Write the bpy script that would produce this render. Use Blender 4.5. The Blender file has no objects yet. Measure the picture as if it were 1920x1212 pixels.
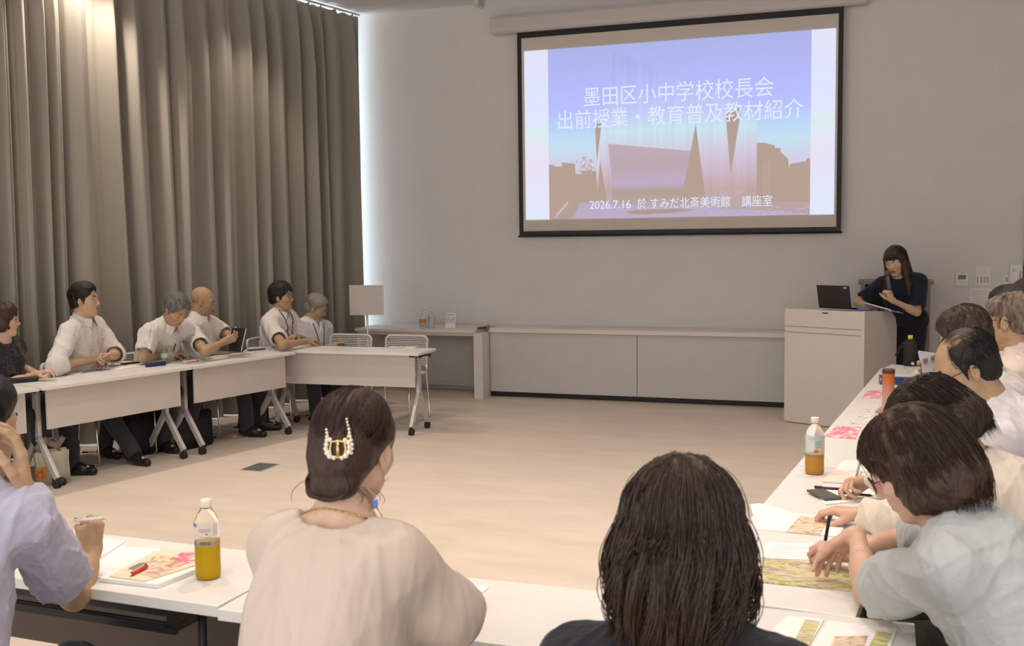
import bpy, bmesh, math, random
import numpy as np
from mathutils import Vector, Matrix
random.seed(4); RNG = np.random.RandomState(7)
SC = bpy.context.scene; COL = SC.collection
PI = math.pi

# ---------------------------------------------------------------- camera
FPX, YAW, PITCH, ROLL, CAMH, DW = 1972.36, -0.3399, 0.0813, -0.0128, 1.7007, 10.941
def cam_axes():
    f = np.array([math.sin(YAW)*math.cos(PITCH), math.cos(YAW)*math.cos(PITCH), -math.sin(PITCH)])
    r = np.array([math.cos(YAW), -math.sin(YAW), 0.0]); u = np.cross(r, f)
    return r*math.cos(ROLL)+u*math.sin(ROLL), -r*math.sin(ROLL)+u*math.cos(ROLL), f
CR, CU, CF = cam_axes()
cam = bpy.data.objects.new('camera', bpy.data.cameras.new('camera')); COL.objects.link(cam)
M = Matrix.Identity(4)
for i in range(3):
    M[i][0] = CR[i]; M[i][1] = CU[i]; M[i][2] = -CF[i]
M[2][3] = CAMH
cam.matrix_world = M
cam.data.sensor_width = 36; cam.data.lens = FPX/1920*36; cam.data.clip_start = 0.05; cam.data.clip_end = 100
cam.data.dof.use_dof = True; cam.data.dof.focus_distance = 7.5; cam.data.dof.aperture_fstop = 9.0
SC.camera = cam
# ---------------------------------------------------------------- view, world, lights
SC.view_settings.view_transform = 'Standard'; SC.view_settings.look = 'None'
SC.view_settings.gamma = 1.0; SC.view_settings.exposure = 0.08
W = bpy.data.worlds.new('world'); SC.world = W; W.use_nodes = True
W.node_tree.nodes['Background'].inputs[0].default_value = (1.0, 0.965, 0.94, 1)
W.node_tree.nodes['Background'].inputs[1].default_value = 1.72
CEIL = 4.24
def spot(x, y, power, ang=95, blend=0.6, col=(1.0, 0.855, 0.71), tx=None, ty=None, r=0.05):
    d = bpy.data.lights.new('downlight_and_fill', 'SPOT'); d.energy = power; d.spot_size = math.radians(ang); d.spot_blend = blend
    d.color = col; d.shadow_soft_size = r
    o = bpy.data.objects.new('downlight_and_fill', d); COL.objects.link(o)
    o.location = (x, y, CEIL-0.03)
    v = Vector(((tx if tx is not None else x)-x, (ty if ty is not None else y)-y, -CEIL))
    o.rotation_euler = v.to_track_quat('-Z', 'Y').to_euler()
    return o
LIGHTS = [  # x, y, power
    (-6.05, 7.02, 170), (-6.45, 5.0, 70), (-5.4, 8.7, 45), (-4.6, 7.0, 32),
    (-4.0, 4.2, 135), (-2.0, 4.3, 128), (-2.4, 5.8, 140), (-2.7, 7.9, 55), (-1.0, 8.2, 50),  # last two spots are fill, added to brighten far floor and lower wall
    (-2.9, 3.2, 82), (-0.9, 3.2, 80), (-0.5, 5.2, 115), (0.3, 3.4, 78), (0.4, 5.6, 95), (0.45, 7.6, 60),
    (-2.0, 1.5, 60), (-0.3, 1.4, 60),
]
for x, y, p in LIGHTS: spot(x, y, p)

# ---------------------------------------------------------------- pixel helpers: a point of the photograph on a real plane
def ray(px, py): return CF + CR*((px-960)/FPX) - CU*((py-606)/FPX)
CO = np.array([0, 0, CAMH])
def PZ(px, py, z=0.72):
    d = ray(px, py); return CO + d*((z-CAMH)/d[2])
def PY(px, py, y):
    d = ray(px, py); return CO + d*(y/d[1])
LT0 = np.array([-5.391, 5.642]); LTU = np.array([0.217, 0.976]); LTN = np.array([-0.976, 0.217])
def PL(px, py, s):
    d = ray(px, py); c = LT0+LTN*s; return CO + d*((c@LTN)/(d[:2]@LTN))
def PV(px, py, pt, n):      # vertical plane through pt with 2D normal n
    d = ray(px, py); n = np.asarray(n, float); return CO + d*((np.asarray(pt[:2])@n)/(d[:2]@n))

# ---------------------------------------------------------------- materials
def mat(name, col, rough=0.5, metal=0.0, noise=0.0, nscale=20, bump=0.0, bscale=60, spec=0.4, emit=None, estr=1.0, trans=0.0, ior=1.45, sub=0.0, sheen=0.0, alpha=1.0, stretch=None):
    m = bpy.data.materials.new(name); m.use_nodes = True
    nt = m.node_tree; b = nt.nodes['Principled BSDF']
    b.inputs['Base Color'].default_value = (*col, 1); b.inputs['Roughness'].default_value = rough
    b.inputs['Metallic'].default_value = metal; b.inputs['Specular IOR Level'].default_value = spec
    b.inputs['Transmission Weight'].default_value = trans; b.inputs['IOR'].default_value = ior
    b.inputs['Alpha'].default_value = alpha
    if sub: b.inputs['Subsurface Weight'].default_value = sub; b.inputs['Subsurface Scale'].default_value = 0.01
    if sheen: b.inputs['Sheen Weight'].default_value = sheen
    if emit is not None:
        b.inputs['Emission Color'].default_value = (*emit, 1); b.inputs['Emission Strength'].default_value = estr
    tc = nt.nodes.new('ShaderNodeTexCoord'); src = tc.outputs['Object']
    if stretch:
        mp = nt.nodes.new('ShaderNodeMapping'); mp.inputs['Scale'].default_value = stretch
        nt.links.new(src, mp.inputs['Vector']); src = mp.outputs['Vector']
    if noise:
        n = nt.nodes.new('ShaderNodeTexNoise'); n.inputs['Scale'].default_value = nscale; n.inputs['Detail'].default_value = 6
        nt.links.new(src, n.inputs['Vector'])
        r = nt.nodes.new('ShaderNodeMapRange'); r.inputs['From Min'].default_value = 0.3; r.inputs['From Max'].default_value = 0.7
        r.inputs['To Min'].default_value = 1-noise; r.inputs['To Max'].default_value = 1+noise
        nt.links.new(n.outputs['Fac'], r.inputs['Value'])
        mx = nt.nodes.new('ShaderNodeMix'); mx.data_type = 'RGBA'; mx.blend_type = 'MULTIPLY'; mx.inputs['Factor'].default_value = 1
        mx.inputs['A'].default_value = (*col, 1); nt.links.new(r.outputs['Result'], mx.inputs['B'])
        nt.links.new(mx.outputs['Result'], b.inputs['Base Color'])
    if bump:
        n2 = nt.nodes.new('ShaderNodeTexNoise'); n2.inputs['Scale'].default_value = bscale; n2.inputs['Detail'].default_value = 4
        nt.links.new(src, n2.inputs['Vector'])
        bp = nt.nodes.new('ShaderNodeBump'); bp.inputs['Strength'].default_value = bump; bp.inputs['Distance'].default_value = 0.01
        nt.links.new(n2.outputs['Fac'], bp.inputs['Height']); nt.links.new(bp.outputs['Normal'], b.inputs['Normal'])
    return m
def ramp_mat(name, stops, scale=14, rough=0.45, stretch=(1, 1, 1), detail=5, dist=0.6):
    m = bpy.data.materials.new(name); m.use_nodes = True; nt = m.node_tree; b = nt.nodes['Principled BSDF']
    b.inputs['Roughness'].default_value = rough
    tc = nt.nodes.new('ShaderNodeTexCoord'); mp = nt.nodes.new('ShaderNodeMapping'); mp.inputs['Scale'].default_value = stretch
    nt.links.new(tc.outputs['Object'], mp.inputs['Vector'])
    n = nt.nodes.new('ShaderNodeTexNoise'); n.inputs['Scale'].default_value = scale; n.inputs['Detail'].default_value = detail; n.inputs['Distortion'].default_value = dist
    nt.links.new(mp.outputs['Vector'], n.inputs['Vector'])
    cr = nt.nodes.new('ShaderNodeValToRGB'); e = cr.color_ramp.elements
    while len(e) < len(stops): e.new(0.5)
    for i, (p, c) in enumerate(stops): e[i].position = p; e[i].color = (*c, 1)
    nt.links.new(n.outputs['Fac'], cr.inputs['Fac']); nt.links.new(cr.outputs['Color'], b.inputs['Base Color'])
    return m
MT = {}
MT['wall'] = mat('wall_paint', (0.74, 0.715, 0.695), 0.9, noise=0.02, nscale=3, bump=0.03, bscale=200, spec=0.2)
MT['ceil'] = mat('ceiling_paint', (0.66, 0.63, 0.60), 0.9, spec=0.2)
MT['white'] = mat('white_laminate', (0.74, 0.69, 0.65), 0.35, noise=0.015, nscale=6, spec=0.4)
MT['top'] = mat('table_laminate', (0.74, 0.725, 0.70), 0.33, noise=0.015, nscale=8, spec=0.45)
MT['edge'] = mat('table_edge_band', (0.70, 0.65, 0.60), 0.45)
MT['panel'] = mat('modesty_panel_board', (0.58, 0.53, 0.50), 0.6, noise=0.02, nscale=9)
MT['cab'] = mat('grey_cabinet_door', (0.585, 0.575, 0.55), 0.6, noise=0.02, nscale=5)
MT['alu'] = mat('silver_painted_metal', (0.60, 0.58, 0.56), 0.38, metal=0.35)
MT['chrome'] = mat('chrome', (0.75, 0.74, 0.72), 0.16, metal=1.0)
MT['black'] = mat('black_plastic', (0.018, 0.017, 0.018), 0.45)
MT['blackm'] = mat('black_metal', (0.02, 0.018, 0.017), 0.4, metal=0.2)
MT['rubber'] = mat('dark_rubber', (0.03, 0.028, 0.028), 0.7)
MT['mesh'] = mat('white_chair_plastic', (0.62, 0.60, 0.58), 0.55)
MT['seat'] = mat('grey_seat_fabric', (0.30, 0.29, 0.29), 0.9, bump=0.3, bscale=400)
MT['paper'] = mat('white_paper', (0.84, 0.83, 0.82), 0.8, spec=0.15)
MT['cream'] = mat('cream_paper', (0.84, 0.78, 0.66), 0.8, spec=0.15)
MT['ink'] = mat('grey_print', (0.22, 0.22, 0.24), 0.8)
MT['inkl'] = mat('pale_print', (0.55, 0.55, 0.60), 0.8)
MT['darkwood'] = mat('dark_brown_wood', (0.055, 0.042, 0.035), 0.5, noise=0.2, nscale=8, stretch=(6, 6, 1))
MT['woodedge'] = mat('grey_brown_edge', (0.30, 0.25, 0.22), 0.5)

# ---------------------------------------------------------------- mesh helper
class MB:
    def __init__(s): s.bm = bmesh.new(); s.mi = 0
    def _mark(s, n0):
        s.bm.faces.ensure_lookup_table()
        for f in s.bm.faces[n0:]: f.material_index = s.mi
    def box(s, c, size, rot=None, bev=0.0, seg=2):
        n0 = len(s.bm.faces)
        t = bmesh.new(); r = bmesh.ops.create_cube(t, size=1.0)
        for v in t.verts: v.co = Vector((v.co.x*size[0], v.co.y*size[1], v.co.z*size[2]))
        if bev: bmesh.ops.bevel(t, geom=t.edges[:], offset=bev, segments=seg, affect='EDGES', profile=0.6)
        R = rot if rot is not None else Matrix.Identity(3)
        s.merge(t, Matrix.Translation(Vector(c)) @ R.to_4x4())
        return s
    def merge(s, t, M=None):
        mp = {}
        for v in t.verts: mp[v] = s.bm.verts.new(M @ v.co if M is not None else v.co)
        for f in t.faces:
            try:
                nf = s.bm.faces.new([mp[v] for v in f.verts]); nf.material_index = s.mi; nf.smooth = f.smooth
            except ValueError: pass
        t.free()
    def tube(s, pts, r, n=10, caps=True, closed=False):
        pts = [Vector(p) for p in pts]; m = len(pts); rs = r if isinstance(r, (list, tuple)) else [r]*m
        rings = []; prev = None
        for i in range(m):
            if closed: t = (pts[(i+1) % m]-pts[i-1])
            else: t = (pts[min(i+1, m-1)]-pts[max(i-1, 0)])
            if t.length < 1e-9: t = Vector((0, 0, 1))
            t.normalize()
            if prev is None:
                a = Vector((0, 0, 1)) if abs(t.z) < 0.9 else Vector((1, 0, 0)); nrm = t.cross(a).normalized()
            else:
                nrm = (prev - t*prev.dot(t)); nrm = nrm.normalized() if nrm.length > 1e-6 else t.orthogonal().normalized()
            prev = nrm; b = t.cross(nrm)
            rings.append([s.bm.verts.new(pts[i]+(nrm*math.cos(2*PI*k/n)+b*math.sin(2*PI*k/n))*rs[i]) for k in range(n)])
        for i in range(m if closed else m-1):
            A = rings[i]; B = rings[(i+1) % m]
            for k in range(n):
                f = s.bm.faces.new((A[k], A[(k+1) % n], B[(k+1) % n], B[k])); f.smooth = True; f.material_index = s.mi
        if caps and not closed:
            for rg in (rings[0][::-1], rings[-1]):
                f = s.bm.faces.new(rg); f.material_index = s.mi
        return s
    def lathe(s, prof, c=(0, 0, 0), n=28, M=None, smooth=True, cap=True):
        c = Vector(c); rings = []
        for (r, z) in prof:
            ring = []
            for k in range(n):
                p = Vector((r*math.cos(2*PI*k/n), r*math.sin(2*PI*k/n), z))
                if M is not None: p = M @ p
                ring.append(s.bm.verts.new(p+c))
            rings.append(ring)
        for A, B in zip(rings, rings[1:]):
            for k in range(n):
                f = s.bm.faces.new((A[k], A[(k+1) % n], B[(k+1) % n], B[k])); f.smooth = smooth; f.material_index = s.mi
        if cap:
            for rg in (rings[0][::-1], rings[-1]):
                f = s.bm.faces.new(rg); f.material_index = s.mi
        return s
    def prism(s, poly, axis, a, b):   # poly 2D extruded along axis (0,1,2) from a to b
        def P(u, v, w):
            return {0: (w, u, v), 1: (u, w, v), 2: (u, v, w)}[axis]
        A = [s.bm.verts.new(P(u, v, a)) for u, v in poly]; B = [s.bm.verts.new(P(u, v, b)) for u, v in poly]
        n = len(poly); fs = [s.bm.faces.new(A[::-1]), s.bm.faces.new(B)]
        for k in range(n): fs.append(s.bm.faces.new((A[k], A[(k+1) % n], B[(k+1) % n], B[k])))
        for f in fs: f.material_index = s.mi
        return s
    def quad(s, pts):
        f = s.bm.faces.new([s.bm.verts.new(Vector(p)) for p in pts]); f.material_index = s.mi; return s
    def slab(s, pts, h):   # horizontal sheet through the points, thickness h upward
        A = [s.bm.verts.new(Vector(p)) for p in pts]; B = [s.bm.verts.new(Vector(p)+Vector((0, 0, h))) for p in pts]; n = len(pts)
        fs = [s.bm.faces.new(A[::-1]), s.bm.faces.new(B)]+[s.bm.faces.new((A[k], A[(k+1) % n], B[(k+1) % n], B[k])) for k in range(n)]
        for f in fs: f.material_index = s.mi
        return s
    def sphere(s, c, r, n=12, sc=(1, 1, 1), R=None):
        t = bmesh.new(); bmesh.ops.create_uvsphere(t, u_segments=n, v_segments=max(6, n*2//3), radius=1)
        for f in t.faces: f.smooth = True
        Mx = Matrix.Translation(Vector(c)) @ (R.to_4x4() if R is not None else Matrix.Identity(4)) @ Matrix.Diagonal((r*sc[0], r*sc[1], r*sc[2], 1))
        s.merge(t, Mx); return s
    def build(s, name, m, parent=None, label=None, origin=None, fixn=True):
        if fixn: bmesh.ops.recalc_face_normals(s.bm, faces=s.bm.faces)
        if origin is not None: bmesh.ops.translate(s.bm, verts=s.bm.verts, vec=-Vector(origin))
        me = bpy.data.meshes.new(name); s.bm.to_mesh(me); s.bm.free()
        for q in (m if isinstance(m, (list, tuple)) else [m]): me.materials.append(q)
        o = bpy.data.objects.new(name, me); COL.objects.link(o)
        if origin is not None: o.location = origin
        if parent is not None: o.parent = parent
        if label: o['label'] = label
        return o
def tag(o, label, cat, group=None, kind=None):
    o['label'] = label; o['category'] = cat
    if group: o['group'] = group
    if kind: o['kind'] = kind
    return o
def thing(name, label, cat, loc=(0, 0, 0), rz=0, group=None):
    o = bpy.data.objects.new(name, None); COL.objects.link(o); o.location = loc; o.rotation_euler = (0, 0, rz); o.empty_display_size = 0.1
    return tag(o, label, cat, group)
def struct(o): o['kind'] = 'structure'; return o
def copy_tree(o, parent=None):
    c = o.copy(); COL.objects.link(c); c.parent = parent
    for ch in list(o.children): copy_tree(ch, c)
    return c
def relabel(o, label, loc, rz, group=None):
    o['label'] = label; o.location = loc; o.rotation_euler = (0, 0, rz)
    if group: o['group'] = group
    return o

# ---------------------------------------------------------------- room shell
def floor_mat():
    m = mat('floor_vinyl', (0.50, 0.455, 0.41), 0.42, spec=0.35); nt = m.node_tree; b = nt.nodes['Principled BSDF']
    tc = nt.nodes.new('ShaderNodeTexCoord'); mp = nt.nodes.new('ShaderNodeMapping'); mp.inputs['Scale'].default_value = (1, 3.2, 1)
    nt.links.new(tc.outputs['Object'], mp.inputs['Vector'])
    n = nt.nodes.new('ShaderNodeTexNoise'); n.inputs['Scale'].default_value = 1.6; n.inputs['Detail'].default_value = 9; n.inputs['Roughness'].default_value = 0.62
    nt.links.new(mp.outputs['Vector'], n.inputs['Vector'])
    cr = nt.nodes.new('ShaderNodeValToRGB'); e = cr.color_ramp.elements
    e[0].position = 0.32; e[0].color = (0.60, 0.515, 0.435, 1); e[1].position = 0.68; e[1].color = (0.685, 0.59, 0.50, 1)
    nt.links.new(n.outputs['Fac'], cr.inputs['Fac'])
    n2 = nt.nodes.new('ShaderNodeTexNoise'); n2.inputs['Scale'].default_value = 26; n2.inputs['Detail'].default_value = 5; n2.inputs['Distortion'].default_value = 1.2
    nt.links.new(mp.outputs['Vector'], n2.inputs['Vector'])
    r2 = nt.nodes.new('ShaderNodeMapRange'); r2.inputs['From Min'].default_value = 0.62; r2.inputs['From Max'].default_value = 0.75; r2.inputs['To Min'].default_value = 1.0; r2.inputs['To Max'].default_value = 1.12
    nt.links.new(n2.outputs['Fac'], r2.inputs['Value'])
    mx = nt.nodes.new('ShaderNodeMix'); mx.data_type = 'RGBA'; mx.blend_type = 'MULTIPLY'; mx.inputs['Factor'].default_value = 1
    nt.links.new(cr.outputs['Color'], mx.inputs['A']); nt.links.new(r2.outputs['Result'], mx.inputs['B']); nt.links.new(mx.outputs['Result'], b.inputs['Base Color'])
    return m
struct(MB().box((-2.6, 5.2, -0.05), (13.6, 12.4, 0.1)).build('floor', floor_mat()))
struct(MB().box((-1.6, DW+0.06, 2.25), (11.2, 0.12, 4.5)).build('wall_back', MT['wall']))
struct(MB().box((3.46, 5.2, 2.25), (0.12, 11.6, 4.5)).build('wall_right', MT['wall']))  # unseen wall, added to hold back ambient light from the right
# ceiling: a slightly lower field beside the curtain, ending in a thin step
cw = MB(); cw.box((0.0, 5.2, CEIL+0.10), (8.4, 11.6, 0.1)); struct(cw.build('ceiling', MT['ceil']))
lc = MB(); lc.slab([(-8.9, -0.4, CEIL), (-4.2, -0.4, CEIL), (-4.2, DW, CEIL), (-7.0, DW, CEIL)], 0.06)
struct(lc.build('trim_1', MT['ceil']))
# outer glass behind the curtain
CU0 = np.array([-5.605, 10.80]); CUD = np.array([-0.186, -0.9825]); CUN = np.array([-0.9825, 0.186])   # curtain line, backwards direction, outward normal
g0 = CU0+CUN*0.42-CUD*0.16; g1 = g0+CUD*11.5
MT['glass_day'] = mat('daylit_window_glass', (0.8, 0.85, 0.9), 0.2, emit=(0.74, 0.88, 1.0), estr=3.2)
w = MB(); w.quad([(*g0, 0.05), (*g1, 0.05), (*g1, 4.2), (*g0, 4.2)])
struct(w.build('window_1', MT['glass_day']))
w = MB(); gm = (g0+g1)/2-CUN*0.10
w.box((gm[0], gm[1], 0.11), (11.5, 0.12, 0.22), Matrix.Rotation(math.atan2(CUD[1], CUD[0]), 3, 'Z')); struct(w.build('trim_3', MT['wall']))
w = MB()
for k in range(9):
    c = g0+CUD*(0.02+1.4*k); c = c-CUN*0.03
    w.box((c[0], c[1], 2.12), (0.05, 0.05, 4.2), Matrix.Rotation(math.atan2(CUD[1], CUD[0]), 3, 'Z'))
struct(w.build('trim_2', MT['alu']))

# curtain: one pleated sheet
def curtain():
    L = 11.0; n = 2200; zs = np.array([0.012, 0.5, 1.2, 2.0, 2.8, 3.5, 3.9, 4.08, 4.15, 4.185]); s = np.linspace(0, L, n)
    r = np.random.RandomState(11)
    bnd = [0.0]
    while bnd[-1] < L: bnd.append(bnd[-1]+r.choice([r.uniform(0.11, 0.2), r.uniform(0.2, 0.38)]))
    bnd = np.array(bnd); idx = np.interp(s, bnd, np.arange(len(bnd)))
    amp = r.uniform(0.03, 0.085, len(bnd)+2); ph = idx*2*PI
    k = np.floor(idx).astype(int); fr = idx-k; a = amp[k]*(1-fr)+amp[k+1]*fr
    base = np.sin(ph)*a
    sharp = np.sin(ph+0.7*np.sin(ph))
    sec = 0.014*np.sin(ph*2.3+1.0)+0.008*np.sin(ph*3.7)
    drift = r.uniform(-0.075, 0.075, 48); V = []; sag = np.interp(s, np.linspace(0, L, 60), r.uniform(-0.02, 0.02, 60))
    for z in zs:
        t = np.clip((4.185-z)/0.5, 0, 1); t = t*t*(3-2*t)
        low = np.clip((3.2-z)/3.2, 0, 1)
        prof = base*(0.55+0.45*t)*(1+0.15*low)+sharp*a*0.35*t+sec*t+sag*low
        lat = (0.018*np.sin(s*3.1+z*0.8)+np.interp(s, np.linspace(0, L, 48), drift))*low
        x = CU0[0]+CUD[0]*(s+lat)+CUN[0]*prof; y = CU0[1]+CUD[1]*(s+lat)+CUN[1]*prof
        V.append(np.stack([x, y, np.full(n, z)+(0.012*np.sin(ph*2)*(z > 4.17))], 1))
    V = np.concatenate(V); m = len(zs); F = []
    I = np.arange(n-1)
    for j in range(m-1):
        F.append(np.stack([j*n+I, j*n+I+1, (j+1)*n+I+1, (j+1)*n+I], 1))
    F = np.concatenate(F)
    me = bpy.data.meshes.new('curtain'); me.from_pydata(V.tolist(), [], F.tolist()); me.polygons.foreach_set('use_smooth', np.ones(len(F), bool))
    cm = mat('curtain_fabric', (0.325, 0.30, 0.26), 0.85, noise=0.05, nscale=300, bump=0.12, bscale=500, sheen=0.1, spec=0.2)
    me.materials.append(cm)
    o = bpy.data.objects.new('curtain', me); COL.objects.link(o)
    md = o.modifiers.new('solid', 'SOLIDIFY'); md.thickness = 0.006
    tag(o, 'grey beige floor length pleated curtain along the window wall', 'curtain')
curtain()
# curtain rail
r0 = CU0-CUD*0.02; r1 = CU0+CUD*11
tag(MB().tube([(*r0, 4.215), (*r1, 4.215)], 0.012, 8).build('curtain_rail', MT['alu']), 'thin rail under the ceiling that the curtain hangs from', 'rail')
# ceiling bracket at the end of the lowered field
b = MB().box((-4.17, DW-0.10, CEIL-0.005), (0.06, 0.18, 0.09), bev=0.008)
tag(b.build('ceiling_bracket', MT['ceil']), 'small white bracket under the ceiling edge, above the left of the screen', 'bracket')
# floor outlet lid
c = PZ(487, 877, 0)
fo = thing('floor_outlet', 'grey square outlet lid set in the floor before the left tables', 'floor outlet', (c[0], c[1], 0), 0.0)
MB().box((0, 0, 0.002), (0.19, 0.27, 0.004), bev=0.001).build('frame', MT['alu'], fo)
MB().box((0, 0, 0.0045), (0.165, 0.245, 0.004), bev=0.001).build('lid', mat('outlet_lid', (0.13, 0.14, 0.15), 0.5, metal=0.3), fo)

# ---------------------------------------------------------------- projection screen
SY = DW-0.12
sx0, sx1, sz0, sz1 = -3.727, -0.398, 1.7035, 3.8735
scr = thing('projection_screen', 'large black bordered roll-down projection screen showing a slide', 'projection screen', (-2.06, SY, sz0))
O = Vector((-2.06, SY, sz0))
def L(x, y, z): return Vector((x, y, z))-O
MT['screen'] = mat('screen_cloth', (0.66, 0.60, 0.54), 0.9, spec=0.1)
sm = MB(); sm.box(L((sx0+sx1)/2, SY+0.006, (sz0+sz1)/2), (sx1-sx0-0.02, 0.004, sz1-sz0-0.02)); sm.build('screen_sheet', MT['screen'], scr)
bd = MB(); bw = 0.045
bd.box(L((sx0+bw/2), SY, (sz0+sz1)/2), (bw, 0.006, sz1-sz0)); bd.box(L((sx1-bw/2), SY, (sz0+sz1)/2), (bw, 0.006, sz1-sz0))
bd.box(L((sx0+sx1)/2, SY, sz1-0.029), (sx1-sx0-2*bw, 0.006, 0.058)); bd.box(L((sx0+sx1)/2, SY, sz0+0.03), (sx1-sx0-2*bw, 0.006, 0.06))
bd.build('black_border', MT['black'], scr)
MB().tube([L(sx0-0.012, SY-0.004, sz0+0.006), L(sx1+0.012, SY-0.004, sz0+0.006)], 0.011, 10).build('bottom_bar', MT['black'], scr)
hs = MB(); hp = [(0.02, 0.0), (0.05, -0.05), (0.03, -0.10), (-0.03, -0.13), (-0.10, -0.12), (-0.14, -0.07), (-0.14, 0.06), (0.02, 0.06)]
hs.prism([(p[0]+DW-0.13-SY, p[1]+4.0-O.z) for p in [(0.11, 0.05), (0.11, -0.115), (-0.02, -0.125), (-0.06, -0.11), (-0.075, -0.07), (-0.075, 0.02), (-0.06, 0.05)]], 0, -4.0-O.x, -0.185-O.x)
hs.build('screen_housing', mat('screen_case', (0.60, 0.56, 0.53), 0.6), scr)
# the projected slide
px0, px1 = -3.6497, -0.4659; pz0 = 1.886; pz1 = pz0+(px1-px0)*9/16
def slide():
    nx, nz = 600, 338; ss = 3
    U, Vv = np.meshgrid((np.arange(nx*ss)+0.5)/(nx*ss), (np.arange(nz*ss)+0.5)/(nz*ss))  # v up
    # picture coordinates: the zoom [1000..1540]x[130..410] scale 3.556 mapped to slide plane
    def up(zx, zy):
        p = PY(1000+zx/3.5556, 130+zy/3.5571, SY); return ((p[0]-px0)/(px1-px0), (p[2]-pz0)/(pz1-pz0))
    img = np.zeros(U.shape+(3,))
    def lerpc(t, stops):
        out = np.zeros(t.shape+(3,)); xs = [q[0] for q in stops]
        for c in range(3): out[..., c] = np.interp(t, xs, [q[1][c] for q in stops])
        return out
    def s2l(c): return tuple(((v/255+0.055)/1.055)**2.4 for v in c)
    sky = lerpc(Vv, [(0, s2l((214, 190, 200))), (0.33, s2l((206, 205, 226))), (0.42, s2l((194, 221, 238))), (0.5, s2l((186, 214, 244))), (0.62, s2l((182, 190, 250))), (0.78, s2l((178, 182, 246))), (1.0, s2l((170, 176, 228)))])
    img[:] = sky
    def inpoly(poly):
        pts = [up(*p) for p in poly]; ins = np.zeros(U.shape, bool); n = len(pts)
        for i in range(n):
            x1, y1 = pts[i]; x2, y2 = pts[(i+1) % n]
            c = ((y1 > Vv) != (y2 > Vv)) & (U < (x2-x1)*(Vv-y1)/(y2-y1+1e-12)+x1); ins ^= c
        return ins
    def paint(poly, col, a=1.0):
        k = inpoly(poly); img[k] = img[k]*(1-a)+np.array(s2l(col))*a
    def paintg(poly, stops):
        k = inpoly(poly); img[k] = lerpc(Vv, [(q, s2l(c)) for q, c in stops])[k]
    tan = (178, 156, 144)
    # facade of pale metal, with soft vertical sheets
    fac = [(395, 1000), (440, 640), (455, 350), (525, 0), (530, -120), (760, -40), (960, 60), (1350, 220), (1490, 330), (1495, 1000)]
    paintg(fac, [(0.0, (192, 172, 186)), (0.16, (190, 166, 168)), (0.30, (204, 186, 206)), (0.42, (206, 208, 224)), (0.50, (198, 224, 236)), (0.60, (190, 202, 244)), (0.75, (180, 186, 244)), (0.9, (170, 176, 230))])
    k = inpoly(fac); stripe = 1+0.018*np.sin(U*260)+0.02*np.sin(U*97+1); img[k] *= stripe[k][:, None]
    paintg([(500, 497), (1060, 546), (1060, 1000), (530, 1000), (520, 690)], [(0.0, (188, 170, 176)), (0.12, (178, 158, 150)), (0.155, (176, 156, 148)), (0.2, (188, 170, 196)), (0.3, (184, 164, 172)), (0.45, (188, 172, 180))])
    paint([(410, 360), (455, 365), (425, 620)], tan); paint([(447, 610), (490, 870), (430, 1000), (430, 800)], tan)
    paint([(1083, 365), (1150, 880), (985, 880)], tan); paint([(1282, 290), (1390, 248), (1315, 705)], tan)
    paint([(1300, 880), (1495, 760), (1495, 1000), (1300, 1000)], (184, 162, 152), 0.6)
    paint([(1490, 490), (1545, 492), (1610, 508), (1610, 525), (1648, 525), (1648, 552), (1700, 598), (1704, 662), (1712, 632), (1820, 612), (1822, 595), (1845, 592), (1848, 1010), (1490, 1010)], tan)
    for x in (1535, 1552, 1570): paint([(x, 620), (x+4, 620), (x+4, 860), (x, 860)], (196, 180, 176), 0.6)
    paint([(90, 638), (142, 638), (142, 650), (192, 650), (192, 622), (278, 630), (282, 698), (322, 700), (330, 676), (420, 678), (430, 880), (470, 890), (470, 1010), (90, 1010)], tan)
    rr = np.random.RandomState(3)
    for i in range(70):
        x = 355+rr.normal()*32; y = 650+rr.normal()*34; q = rr.uniform(4, 9); paint([(x-q, y), (x, y-q), (x+q, y), (x, y+q)], (186, 164, 156), 0.85)
    paint([(300, 885), (1845, 885), (1845, 1010), (300, 1010)], (182, 164, 166), 0.75)
    paint([(255, 1000), (320, 890), (1300, 930), (1850, 960), (1850, 1010), (250, 1010)], (186, 172, 206), 0.7)
    paint([(610, 950), (700, 940), (960, 930), (1090, 938), (960, 955), (760, 968), (660, 966)], (170, 150, 138))
    for i in range(6): paint([(150+i*14, 985-i*16), (158+i*14, 960-i*16), (163+i*14, 960-i*16), (156+i*14, 990-i*16)], (214, 204, 222))
    for i in range(60):
        x = rr.uniform(1150, 1840); y = rr.uniform(915, 985); paint([(x-14, y), (x, y-3), (x+14, y), (x, y+3)], (198, 188, 220), 0.6)
    # white bands at both sides of the picture
    cl = s2l((224, 230, 248)); xl = up(103, 500)[0]; xr = (PY(1520, 230, SY)[0]-px0)/(px1-px0)
    side = lerpc(Vv, [(0, s2l((220, 230, 248))), (0.3, s2l((228, 222, 242))), (0.42, s2l((226, 226, 240))), (0.52, s2l((214, 232, 236))), (0.6, s2l((220, 226, 252))), (1, s2l((222, 224, 244)))])
    k = (U < xl) | (U > xr); img[k] = side[k]
    img = img.reshape(nz, ss, nx, ss, 3).mean((1, 3))
    X, Z = np.meshgrid(np.linspace(px0, px1, nx+1), np.linspace(pz0, pz1, nz+1))
    V = np.stack([X-O.x, np.full(X.shape, SY-0.004-O.y), Z-O.z], -1).reshape(-1, 3)
    I, J = np.meshgrid(np.arange(nx), np.arange(nz)); a = J*(nx+1)+I
    F = np.stack([a, a+1, a+nx+2, a+nx+1], -1).reshape(-1, 4)
    me = bpy.data.meshes.new('projected_slide'); me.vertices.add(len(V)); me.vertices.foreach_set('co', V.ravel())
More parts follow.
